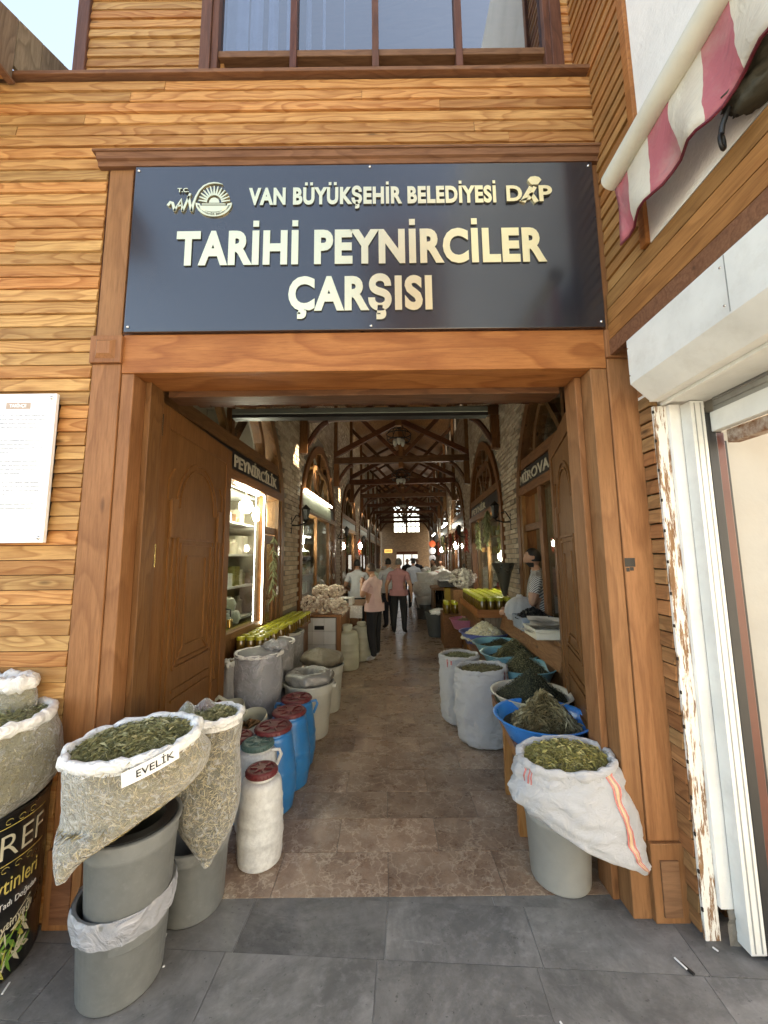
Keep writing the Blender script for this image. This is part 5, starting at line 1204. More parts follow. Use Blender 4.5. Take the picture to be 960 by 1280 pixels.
sc_ = thing('weighing_scale', tuple(H(-1.3, 7.3, .85)), 'dark green weighing scale with a white pan on the left table', 'scale')
M(HALL).box(-1.42, -1.12, 7.2, 7.5, .85, .95).build('scale_body', plain('dark_green_plastic', (.02, .06, .05), .3), sc_, bevel=.01); M(HALL).box(-1.45, -1.1, 7.18, 7.52, .96, .975).build('pan', PWHITE, sc_, bevel=.004); M(HALL).box(-1.09, -1.02, 7.2, 7.5, .85, .98).build('display', PWHITE, sc_, bevel=.01)
wc = M(HALL); wc.lathe([(.0, 0), (.03, 0), (.025, .1), (.02, .14)], 8, (-1.35, 7.3, .98)); wc.build('pan_post', PWHITE, sc_)
rows = loft([(*H(-1.2, 6.98).xy, .5, .1, .06), (*H(-1.2, 6.98).xy, .65, .2, .09), (*H(-1.2, 6.98).xy, .88, .23, .10), (*H(-1.2, 6.98).xy, .98, .14, .07)], 30, 4, .15, 3, 77)
# right side ----------------------------------------------------------
bucket(.925, 2.28, 0, .38, .150, .168, PG2, 'light grey bucket under the white woven sack at the right of the entrance')
def woven(name, ctrl, lab, herb, core, n, bl, bw, seed, moundh=.03, amp=.05, fold=.05, stripes=(), rimr=.018):
    o = thing(name, ctrl[0][:3], lab, 'sack')
    rows = loft(ctrl, 64, 10, amp, 2.6, seed, fold, 8, crease=.085)
    M().grid(rows, True, True).build('sack_cloth', SACK, o, smooth='all')
    M().grid(rim_tube(rows[-1], rimr, seed=seed, amp=.5)).build('rolled_rim', SACK, o, smooth='all')
    out = [[p + (p - sum(rows[-1], Vector())/64).normalized()*(.012 + .006*noise.noise(p*20)) + Vector((0, 0, -.02*j*(1 + .4*noise.noise(Vector((k*.2, seed, 0)))))) for k, p in enumerate(rows[-1])] for j in range(5)]
    M().grid(out).build('turned_cuff', SACK, o, smooth='all')
    top = rows[-1]; c = sum(top, Vector())/64; lo = rows[-3]; mr = []
    for j in range(8):
        a = j/7; mr.append([c.lerp(lo[k], (1-a)*.96) + Vector((0, 0, moundh*(1-(1-a)**2) + .012*noise.noise(Vector((k*.4, j*.9, seed))) - .02)) for k in range(64)])
    M().grid(mr, True, False, True).build('herb_top', core, o, smooth='all')
    surf_bits(mr, n, bl*.8, bw*.7, .009, seed + 9, 0, None, .5, .5, M_=surf_bits(mr, n//2, bl*1.3, bw*.35, .016, seed + 19, 0, None, .5, .6)).build('loose_herbs', herb, o, kind='stuff')
    for (k0, wk, m_, j0_, j1_) in stripes:
        src = rows[j0_:j1_]
        pt = lambda r_, x: r_[int(x) % 64].lerp(r_[(int(x)+1) % 64], x % 1)
        M().grid([[pt(r_, k0 + i*wk/2) + (pt(r_, k0 + i*wk/2) - sum(r_, Vector())/64).normalized()*.003 for i in range(3)] for r_ in src], False).build('woven_stripe', m_, o, smooth='all')
        M().grid([[pt(r_, k0 + i*wk/2) + (pt(r_, k0 + i*wk/2) - c).normalized()*.004 + Vector((0, 0, .003)) for i in range(3)] for r_ in out], False).build('woven_stripe', m_, o, smooth='all')
    return o, rows
woven('woven_sack', [(1.215, 2.02, .20, .014, .014), (1.185, 2.04, .235, .06, .06, -.15), (1.10, 2.08, .285, .165, .15, -.28), (1.00, 2.11, .35, .265, .205, -.28), (.945, 2.12, .44, .30, .215, -.18), (.925, 2.11, .54, .285, .205, -.05), (.92, 2.11, .62, .265, .185, .0, .05), (.915, 2.10, .655, .25, .165, .02, .1), (.912, 2.10, .685, .232, .15, .02, .12)],
    'white woven sack of yellow herbs with red stripes slumped on the right grey bucket', HERB_YEL, HERB_CORE2, 2600, .03, .006, 51, .045, .05, .06, ((53.4, .35, STRIPE_R, 4, 90), (53.85, .6, STRIPE_O, 4, 90), (54.55, .35, STRIPE_R, 4, 90), (36, .45, STRIPE_R, 58, 90), (37.2, .45, STRIPE_R, 58, 90), (38, .3, STRIPE_R, 58, 90)))
woven('woven_sack', [(.92, 3.80, .005, .19, .17), (.91, 3.79, .06, .235, .21), (.90, 3.78, .3, .25, .225), (.895, 3.77, .52, .245, .215), (.895, 3.77, .62, .24, .205, .05, 0), (.90, 3.78, .66, .225, .19, .05, 0)],
    'nearer white woven sack with a folded top on the floor left of the tubs', HERB_OLIVE, HERB_CORE2, 1200, .025, .006, 53, .02, .06, .07, ((56, .4, STRIPE_R, 3, 90), (58, .5, STRIPE_O, 34, 90), (59.5, .5, STRIPE_R, 34, 90)))
woven('woven_sack', [(.80, 4.27, .005, .16, .16), (.79, 4.27, .06, .20, .2), (.79, 4.27, .35, .215, .21), (.79, 4.27, .58, .21, .2), (.79, 4.27, .66, .2, .18)],
    'farther white woven sack of leaves on the floor behind the first', HERB_GREEN, HERB_CORE, 1000, .03, .008, 57, .02, .06, .06, ((40, .5, STRIPE_R, 32, 90), (42, .5, STRIPE_R, 32, 90)))
# bench under the tubs
bn = thing('tub_bench', (1.1, 2.62, 0), 'low wooden bench with square legs carrying the row of herb tubs', 'bench')
def P2(a, b, t): return (a[0] + (b[0]-a[0])*t, a[1] + (b[1]-a[1])*t)
bd_ = Vector((.12, 1, 0)).normalized(); bs = Vector((bd_.y, -bd_.x, 0)); bo = Vector((.81, 2.57, 0))
BX = Matrix(((bs.x, bd_.x, 0, bo.x), (bs.y, bd_.y, 0, bo.y), (0, 0, 1, 0), (0, 0, 0, 1)))
for i in range(4): M(BX).box(.0 + i*.118, .115 + i*.118, 0.02, 3.4, .475, .50).build('top_board', W_BENCH, bn, bevel=.002)
for s_, t_ in ((.0, .0), (.0, .42), (.0, 1.35), (.40, .0), (0, 2.3), (.40, 2.3), (0, 3.3)): M(BX).box(s_ - .002, s_ + .055, t_, t_ + .055, 0, .474).build('leg', W_STOOL, bn, bevel=.003)
M(BX).box(.005, .03, .057, 3.3, .41, .47).build('apron', W_STOOL, bn, bevel=.002)
def tub(px, py, zr, rpx, h, m, lab, mh=0, herb=None, core=None, n=1500, bl=.03, bw=.006, seed=0, mr_=.8, ox=0, pos=None, rbf=.7):
    if pos: x, y = pos; R = rpx
    else:
        p = at(px, py, zr); x, y = p.x, p.y; R = rpx*(p - Vector((0, 0, EYE))).dot(fw)/FPX
    z0 = zr - h; o = thing('tub', (x, y, z0), lab, 'tub')
    M().lathe([(0, .003), (R*rbf*.95, 0), (R*rbf, .008), (R*.90, h*.8), (R*.95, h*.97), (R, h*.975), (R*1.01, h*.985), (R, h), (R*.955, h), (R*.925, h*.96), (R*.87, h*.78), (R*rbf*.96, .015), (0, .012)], 48, (x, y, z0)).build('tub_shell', m, o, smooth=True)
    if mh:
        zf = z0 + h*.72; rf = R*.84*mr_
        M().lathe([(0, h*.55), (R*.82, h*.55)], 30, (x, y, z0)).build('bedding', core, o)
        rows = mound_rows((x + ox, y, z0 + h*.5), rf*1.08, mh + h*.5, 12, 36, .16, seed, pw=1.05)
        M().grid(rows, True, False, True).build('mound', core, o, smooth='all')
        if herb is POPC:
            rg = random.Random(seed); q = M()
            for i in range(n):
                j = rg.randint(0, 10); k = rg.randint(0, 35); p_ = rows[j][k].lerp(rows[j+1][(k+1) % 36], rg.random()); r_ = rg.uniform(.016, .030)
                q.xf = Matrix.Translation(p_) @ Matrix.Rotation(rg.random()*6, 4, 'X') @ Matrix.Rotation(rg.random()*6, 4, 'Z') @ Matrix.Diagonal((1, rg.uniform(.5, 1), .7, 1)); q.lathe([(r_*.3, r_), (r_, r_*.3), (r_*.8, -r_*.5), (0, -r_*.8)], 6)
            q.build('cheese_lumps', herb, o, kind='stuff')
        else: surf_bits(rows, n, bl*.9, bw*.8, .009, seed + 3, 0, None, .5, .5, M_=surf_bits(rows, n//3, bl*1.3, bw*.5, .014, seed + 23, 0, None, .5, .6)).build('herb_pile', herb, o, kind='stuff')
    return o
tub(677, 893, .645, 58, .15, PTUBB, 'bright blue tub with a heap of long dried stalks, nearest on the right bench', .13, HERB_STRAW, HERB_CORE, 4200, .055, .0028, 1, .72, .02)
tub(664, 864, .645, 49, .15, PTUBC, 'cream tub heaped high with dark dried leaves, second on the right bench', .17, HERB_DARK, plain('dark_leaf_core', (.02, .022, .01), .9), 3000, .016, .006, 2, 1.0)
tub(654, 831, .645, 40, .17, PTUBT, 'turquoise tub with a brownish herb heap, nearest of the three turquoise ones', .13, HERB_OLIVE, HERB_CORE, 2000, .016, .005, 3, .8, .0)
tub(637, 815, .645, 36, .16, PTUBT, 'turquoise tub with olive stalks, middle of the three turquoise ones', .12, HERB_OLIVE, HERB_CORE, 1300, .04, .005, 4, .8, .06)
tub(622, 802, .645, 31, .15, PTUBT, 'turquoise tub with flat dark leaves, farthest of the three turquoise ones', .03, HERB_DARK, HERB_CORE, 700, .03, .006, 5, .8, .05)
tub(605, 789, .645, 31, .18, PTUBV, 'violet blue tub heaped with small white lumps', .15, POPC, PTUBC, 800, seed=6, mr_=1.0)
tub(581, 773, .645, 19.5, .17, PTUBP, 'pink tub on a brown crate behind the violet blue one', .02, HERB_YEL, HERB_CORE2, 300, .03, .006, 7, .9)
p = at(581, 773, .475); M().box(p.x - .2, p.x + .2, p.y - .18, p.y + .18, 0, .47).build('brown_crate', W_BENCH, label='brown wooden crate under the pink tub', cat='crate', bevel=.004)
# white jerrycan and plastic behind the sacks
barrel(*at(583, 838, .30).xy, .40, .2, PCREAM, PTUBC, 'cream plastic jug behind the white sacks on the right', 'jug', neck=.5, bands=(.5,), lid=.03, handles=1, rotz=-.1)
M().add([(0,0,0)], []) 
def yjar(px, py, lab, r, h):
    p = at(px, py, 0); return jar(Vector((p.x, p.y, 0)), lab, r, h, plain('yellow_lid', (.55, .42, .05), .4), plain('pale_jar_contents', (.5, .45, .3), .3, coat=.6))
yjar(561, 806, 'tall jar of pale cheese with a yellow lid standing on the floor at right', .11, .33); yjar(557, 795, 'second yellow-lidded jar on the floor just behind the first', .11, .33)
bucket(*at(547, 795, 0).xy, 0, .52, .20, .26, PGD, 'dark grey bin on the floor at the right side of the aisle', 'bin', lip=.01)
p = at(549, 765, .53); M().grid(loft([(p.x, p.y, .50, .2, .2), (p.x, p.y, .56, .2, .2), (p.x, p.y, .60, .1, .1)], 24, 4, .4, 4, 3), True, False, True).build('film_bundle', FILMRIM, label='crumpled lilac film on top of the dark grey bin', cat='plastic bag', smooth='all')
p = at(533, 775, 0); bucket(p.x, p.y + .3, 0, .3, .22, .25, PGD, 'short dark green tub under the white bucket by the aisle', 'tub'); bucket(p.x, p.y + .3, .30, .33, .2, .26, PWHITE, 'white bucket in the stack by the aisle', 'bucket')
M().grid(loft([(p.x, p.y + .3, .63, .25, .25), (p.x, p.y + .3, .75, .33, .33), (p.x, p.y + .3, .92, .33, .33), (p.x, p.y + .3, 1.02, .28, .28)], 30, 4, .06, 3, 5), True, True, True).build('cheese_bag', FILMRIM, label='bulging clear bag of white cheese with a red cap on the bucket stack', cat='bag', smooth='all')
bucket(p.x, p.y + .35, 1.0, .28, .19, .23, PWHITE, 'small white tub on top of the stack by the aisle', 'tub')
M().lathe([(0, .05), (.03, .04), (.035, 0)], 10, (p.x + .05, p.y + .02, .86)).build('red_cap', PRED if False else STRIPE_R, label='small red cap in front of the cheese bag', cat='cap')
# boxes and stalls beyond on the right
YB = plain('yellow_carton', (.5, .33, .05), .6, scale=8, dirt=.3); BK = plain('black_crate_plastic', (.02, .02, .022), .4)
for i, (s_, t_, z_) in enumerate(((.88, 9.2, .42), (.88, 9.2, .72), (.88, 9.2, .12))): M(HALL).box(s_, s_ + .3, t_, t_ + .3, z_ , z_ + .28).build('yellow_box', YB, label='%s yellow and brown carton of the stack beside the dark bin' % ('middle', 'top', 'lowest')[i], cat='carton', bevel=.005)
M(HALL).box(.75, 1.35, 9.1, 9.8, 1.02, 1.16).build('black_crate', BK, label='flat black crate on the yellow cartons', cat='crate', bevel=.01)
garlic_net(H(1.25, 8.9, 1.02), .30, .26, .42, 'big clear bag of white garlic on the right stall', 260, 12, .035, mt=bits('white_garlic', [(.7, .66, .6), (.8, .77, .72), (.55, .5, .45)]), cat='bag of garlic')
M(HALL).box(1.0, 1.5, 8.6, 9.2, 0, 1.0).build('stall_block', W_BENCH, label='brown stall block beneath the big bag of white garlic', cat='stall', bevel=.004)
for i, (s_, t_, z_, r_, l_) in enumerate(((1.0, 10.4, 1.0, .28, 'greenish clear bag behind the garlic on the right stalls'), (.75, 11.2, .95, .3, 'white clear bag farther back on the right stalls'), (1.1, 12.2, 1.0, .33, 'pale bundle far back on the right stalls'))):
    c = H(s_, t_, z_); M().grid(loft([(c.x, c.y, c.z, r_*.8, r_*.7), (c.x, c.y, c.z + .12, r_, r_*.8), (c.x, c.y, c.z + .28, r_*.7, r_*.6), (c.x, c.y, c.z + .36, .05, .05)], 24, 4, .35, 3, 60 + i), True, True, True).build('clear_bag', FILMRIM, label=l_, cat='bag', smooth='all')
stl = thing('market_stall', tuple(H(1.1, 12, 0)), 'long covered stall running back along the right wall', 'stall'); M(HALL).box(.62, 1.45, 9.9, 20, .88, .94).build('stall_top', W_BENCH, stl); M(HALL).box(.66, .70, 9.9, 20, 0, .879).build('stall_front', W_DARK_Z, stl)
stl = thing('market_stall', tuple(H(-1.3, 12, 0)), 'long covered stall running back along the left wall', 'stall'); M(HALL).box(-1.62, -1.0, 9.3, 22, .88, .94).build('stall_top', W_BENCH, stl); M(HALL).box(-1.06, -1.02, 9.3, 22, 0, .879).build('stall_front', W_DARK_Z, stl)
# goods crowding the far stalls
proto = {}
def far_bag(s_, t_, z_, r_, lab_, grp, seed, m_):
    c = H(s_, t_, z_)
    o = thing('goods_bag', tuple(c), lab_, 'bag of goods', grp); rows = loft([(c.x, c.y, c.z, r_*.8, r_*.7), (c.x, c.y, c.z + r_*.5, r_, r_*.9), (c.x, c.y, c.z + r_*1.1, r_*.8, r_*.7), (c.x, c.y, c.z + r_*1.35, r_*.25, r_*.2)], 20, 4, .3, 3, seed, crease=.06)
    M().grid(rows, True, True, True).build('bag_skin', m_, o, smooth='all'); M().grid(rim_tube(rows[-1], .03, 6, seed=seed)).build('knot', m_, o, smooth='all'); return o
CB = [FILMRIM, plain('cream_cloth', (.6, .56, .45), .7, bmp=.6, bscale=20), plain('pale_green_bag', (.36, .42, .33), .5, bmp=.6, bscale=20), plain('brown_paper_bag', (.33, .21, .12), .7, bmp=.5, bscale=20), plain('red_net_bag', (.42, .09, .05), .6, bmp=.8, bscale=40)]
CBN = ['milky', 'cream', 'pale green', 'brown', 'red']
k_ = 0
for side, ss in ((-1, (-1.15, -1.45)), (1, (.85, 1.2))):
    for i in range(11):
        t_ = 9.6 + i*.95; mi = [0, 1, 3, 0, 2, 4, 1, 0, 3, 2, 0][(i + (0 if side < 0 else 3)) % 11]
        if side > 0 and i < 2: continue
        far_bag(ss[i % 2] + rnd(-.05, .05), t_, .941, rnd(.17, .27), '%s bag standing on the long %s stall, number %s from the near end' % (CBN[mi], 'left' if side < 0 else 'right', ['one','two','three','four','five','six','seven','eight','nine','ten','eleven'][i]), 'bags on the far stalls', 90 + k_, CB[mi]); k_ += 1
for i in range(5):
    t_ = 9.5 + i*1.6; c = H(.48 + .03*i, t_, 0)
    bucket(c.x, c.y, 0, .36 + .05*(i % 3), .15, .19, [PWHITE, PGD, PBUCKW, PTUBV, PWHITE][i], '%s bucket on the floor before the long right stall' % ['white', 'dark grey', 'pale', 'violet blue', 'farthest white'][i], 'bucket', n=20) if i else None
    c = H(-.92, 9.2 + i*1.5, 0)
    bucket(c.x, c.y, 0, .40, .15, .19, [PBUCKW, PTUBT, PWHITE, PGD, PCREAM][i], '%s bucket on the floor before the long left stall' % ['pale', 'turquoise', 'white', 'dark grey', 'cream'][i], 'bucket', n=20)
# raised display with rows of jars
dsp = thing('jar_display', tuple(H(1.2, 6.6, 0)), 'tilted brown display table full of yellow-lidded jars on the right', 'display table')
M(HALL).box(1.02, 1.66, 5.75, 7.6, .86, .90).build('display_top', W_BENCH, dsp); M(HALL).box(1.0, 1.02, 5.73, 7.6, .84, .95).build('lip', W_TRIM_X, dsp); M(HALL).box(1.0, 1.68, 5.71, 5.73, .84, .95).build('lip', W_TRIM_X, dsp); M(HALL).box(1.04, 1.07, 5.8, 7.6, 0, .859).build('side_board', W_DARK_Y, dsp); M(HALL).box(1.1, 1.64, 5.76, 5.78, .4, .859).build('front_board', W_GREY, dsp)
j1 = None
for i in range(12):
    for j in range(5):
        l_ = H(1.09 + j*.125, 5.82 + i*.145, .901)
        lab_ = 'tall jar with a yellow green lid standing on the tilted right display'
        if j1 is None: j1 = jar(l_, lab_, .055, .18, group='tall yellow-lidded jars on the right display')
        else: dup(j1, l_, lab_)
for i in range(3):
    for j in range(2):
        l_ = H(.93 - j*.16, 7.75 + i*.16, .62); dup(j1, l_, 'low yellow-lidded jar on the small shelf behind the pink tub', group='jars on the small shelf behind the pink tub')
M(HALL).box(.68, 1.02, 7.6, 8.3, 0, .618).build('small_shelf', W_DARK_Y, label='small dark box shelf holding jars behind the pink tub', cat='shelf', bevel=.004)
# funnel-shaped dark container
fn = thing('metal_scoop', tuple(H(1.02, 5.72, 1.1)), 'big dark metal scoop standing upright among the yellow-lidded jars', 'scoop')
c = at(631, 745, 1.18); M().lathe([(.02, 0), (.035, .03), (.10, .30), (.155, .44), (.145, .44), (.09, .29), (.02, .05)], 28, c).build('scoop_body', plain('dull_tin', (.16, .16, .13), .3, .8, scale=5), fn, smooth=True)
# right counter with crates
cb = thing('right_counter', tuple(H(1.4, 4.4, 0)), 'worn wooden counter board along the right shop, behind the herb tubs', 'counter')
for i in range(3): M(HALL).box(1.30 + i*.06, 1.358 + i*.06, 3.5, 5.70, .93, .96).build('counter_board', W_BENCH, cb, bevel=.003)
q = M(HALL); q.prism([(1.30, 3.55, .70), (1.36, 3.55, .93), (1.38, 3.55, .93), (1.32, 3.55, .70)], (0, 2.15, 0)); q.build('sloping_board', W_BENCH, cb)
M(HALL).box(1.38, 1.42, 3.5, 5.7, 0, .929).build('counter_front', W_DARK_Z, cb)
woven('white_sack', [(*H(1.33, 4.75).xy, .962, .13, .14), (*H(1.33, 4.75).xy, 1.05, .17, .17), (*H(1.33, 4.75).xy, 1.15, .15, .15), (*H(1.33, 4.75).xy, 1.21, .09, .09), (*H(1.33, 4.75).xy, 1.23, .02, .02)],
    'white cloth sack with a pink mark sitting on the right counter', POPC, PTUBC, 5, .01, .003, 71, .0, .16, .12)
def crate(s0, s1, t0, t1, z0, h, m, lab):
    o = thing('plastic_crate', tuple(H((s0+s1)/2, (t0+t1)/2, z0)), lab, 'crate')
    q = M(HALL); q.box(s0, s1, t0, t1, z0, z0 + .01); q.box(s0, s0 + .012, t0, t1, z0 + .01, z0 + h); q.box(s1 - .012, s1, t0, t1, z0 + .01, z0 + h); q.box(s0 + .012, s1 - .012, t0, t0 + .012, z0 + .01, z0 + h); q.box(s0 + .012, s1 - .012, t1 - .012, t1, z0 + .01, z0 + h); q.build('crate_shell', m, o, bevel=.003)
    q = M(HALL); q.box(s0 - .01, s1 + .01, t0 - .01, t0, z0 + h - .02, z0 + h + .002); q.box(s0 - .01, s0, t0, t1, z0 + h - .02, z0 + h + .002); q.build('crate_rim', m, o)
    return o
LGC = plain('blue_grey_crate_plastic', (.27, .31, .36), .4)
crate(1.14, 1.47, 4.02, 4.36, .962, .13, LGC, 'blue grey crate heaped with black dried fruit on the right counter')
c = H(1.31, 4.19, 1.05); rows = mound_rows(c, .18, .10, 8, 26, .3, 4); surf_bits(rows, 700, .03, .02, .008, 4, curl=.6, M_=M().grid(rows, True, False, True)).build('black_fruit', plain('black_dried_fruit', (.012, .011, .012), .35), label='heap of black dried fruit in the blue grey crate', cat='dried fruit')
crate(1.14, 1.47, 3.60, 3.96, .962, .09, PTUBC, 'pale crate of thin white sheets on the right counter beside the door leaf')
q = M()
for i in range(26):
    c = H(1.31 + rnd(-.09, .09), 3.78 + rnd(-.1, .1), .99 + i*.0045); a = rnd(0, 6); q.grid([[c + Vector((cos(a)*u*.13 - sin(a)*v_*.1, sin(a)*u*.13 + cos(a)*v_*.1, .02*noise.noise(Vector((u*2, v_*2, i))) + .02*u*u)) for u in (-1, -.5, 0, .5, 1)] for v_ in (-1, 0, 1)], False)
q.build('white_sheets', plain('pale_sheet', (.72, .66, .58), .6), label='loose pile of thin pale sheets in the crate by the door leaf', cat='food sheets', smooth='all')
# goods inside the shops
def shop_shelves(side, k, lab, cols):
    S0, sg = (SL, -1) if side < 0 else (SR, 1); ta = T0 + k*AP; o = thing('shelf_unit', tuple(H(S0 + 1.0*sg, ta + 1.5, 0)), lab, 'shelves')
    rg = random.Random(k*3 + side)
    nr = .42 if (k == 0 and side < 0) or k == 1 else 0
    for z_ in (.5, .95, 1.35, 1.75, 2.15, 2.55):
        M(HALL).box(*sorted((S0 + (.85 - nr)*sg, S0 + (1.25 - nr)*sg)), max(2.46, ta - .2), ta + 3.2, z_, z_ + .025).build('shelf', PWHITE if k == 0 and side < 0 else W_BENCH, o)
        q = M(HALL); t_ = max(2.5, ta - .1)
        while t_ < ta + 3.1:
            wd = rg.uniform(.06, .2); hh = rg.uniform(.1, .28); sdp = S0 + (rg.uniform(.88, .98) - nr)*sg; mi = rg.randrange(len(cols))
            if rg.random() < .5: q.box(*sorted((sdp, sdp + .2*sg)), t_, t_ + wd, z_ + .026, z_ + .026 + hh, mi)
            else: q.lathe([(0, 0), (wd/2, 0), (wd/2, hh*.75), (wd/4, hh*.85), (wd/4, hh), (0, hh)], 10, (sdp + .1*sg, t_ + wd/2, z_ + .026), mi=mi)
            t_ += wd + rg.uniform(.005, .05)
        q.build('shelf_goods', cols, o, kind='stuff')
GC = [plain('good_%s' % n_, c_, .35, var=0) for n_, c_ in (('green', (.05, .18, .05)), ('red', (.4, .03, .03)), ('cream', (.55, .5, .4)), ('olive', (.18, .16, .04)), ('white', (.65, .65, .62)), ('brown', (.2, .09, .03)), ('yellow', (.5, .36, .05)))]
for k in range(4):
    shop_shelves(-1, k, 'stocked shelves inside the %s left shop' % labs[k], GC[2:6]); shop_shelves(1, k, 'stocked shelves inside the %s right shop' % labs[k], GC if k else GC[:1]*3 + GC[2:4])
# hanging strings of peppers and bunches in the shops and on the walls
def strings(c, n, lab, mt, L=.5, seed=0):
    rg = random.Random(seed); q = M(); c = Vector(c)
    q.tube([c, c - Vector((0, 0, L))], .004, 4)
    for i in range(n):
        a = rg.random()*6.28; z_ = -L*rg.random(); d = Vector((cos(a), sin(a), -1.2)).normalized(); p_ = c + Vector((0, 0, z_)); q.tube([p_, p_ + d*.05, p_ + d*.09 + Vector((0, 0, -.02))], [.012, .010, .002], 5)
    return q.build('hanging_bunch', mt, label=lab, cat='hanging bunch', smooth='all')
DRY = plain('dried_green_bunch', (.16, .17, .08), .8); PEP = plain('dried_red_peppers', (.28, .04, .02), .45)
strings(H(-1.62, 4.62, 1.98), 40, 'string of pale dried leaves hanging in the first left shop door', DRY, .75, 1)
for i, (s_, t_, z_, m_, w__) in enumerate(((1.30, 6.2, 2.45, DRY, 'nearest the lantern'), (1.34, 6.6, 2.40, DRY, 'second from the lantern'), (1.32, 7.2, 2.35, DRY, 'at the second right shop'), (1.25, 9.7, 2.45, PEP, 'red, farther back'), (1.2, 10.6, 2.40, PEP, 'red, behind the first red one'), (1.15, 12.4, 2.4, DRY, 'far back by the tube light'))):
    strings(H(s_, t_, z_), 60, 'hanging bunch of dried goods on the right wall, ' + w__, m_, .45, 10 + i)
for i in range(8):
    t_ = 8.2 + i*1.25; sd_ = -1 if i % 2 else 1
    strings(H((-1.5 if sd_ < 0 else 1.3), t_ + .3, 2.35), 36, ('dried green' if i % 3 else 'red pepper') + ' bunch hanging over the %s stalls, %s pair from the near end' % ('left' if sd_ < 0 else 'right', ['first', 'second', 'third', 'fourth'][i//2]), DRY if i % 3 else PEP, .5, 40 + i)
for i, (t_, c_) in enumerate(((15.2, (.6, .1, .03)), (15.2, (.35, .35, .4)), (15.2, (.35, .35, .4)))):
    c = H(1.0, t_, 2.25 - i*.28); M(Matrix.Translation(c) @ Matrix.Rotation(pi/2, 4, 'X')).lathe([(0, .03), (.13, .03), (.13, -.03), (0, -.03)], 20).build('round_sign', plain('round_sign_%d' % i, c_, .4), label='%s of the small round signs hanging far back on the right' % ('red topmost', 'grey middle', 'grey lowest')[i], cat='round sign')
# left shop window goods: plastic-wrapped parcels
for i in range(5):
    c = H(-1.95, 3.85 + i*.11, 1.0 + (i % 2)*.15); M().grid(loft([(c.x, c.y, c.z, .06, .05), (c.x, c.y, c.z + .07, .08, .06), (c.x, c.y, c.z + .14, .05, .04)], 16, 3, .2, 3, i), True, True, True).build('wrapped_parcel', WRAPW, label='film-wrapped cheese parcel in the first left shop window', cat='parcel', group='cheese parcels in the first left shop window', smooth='all')
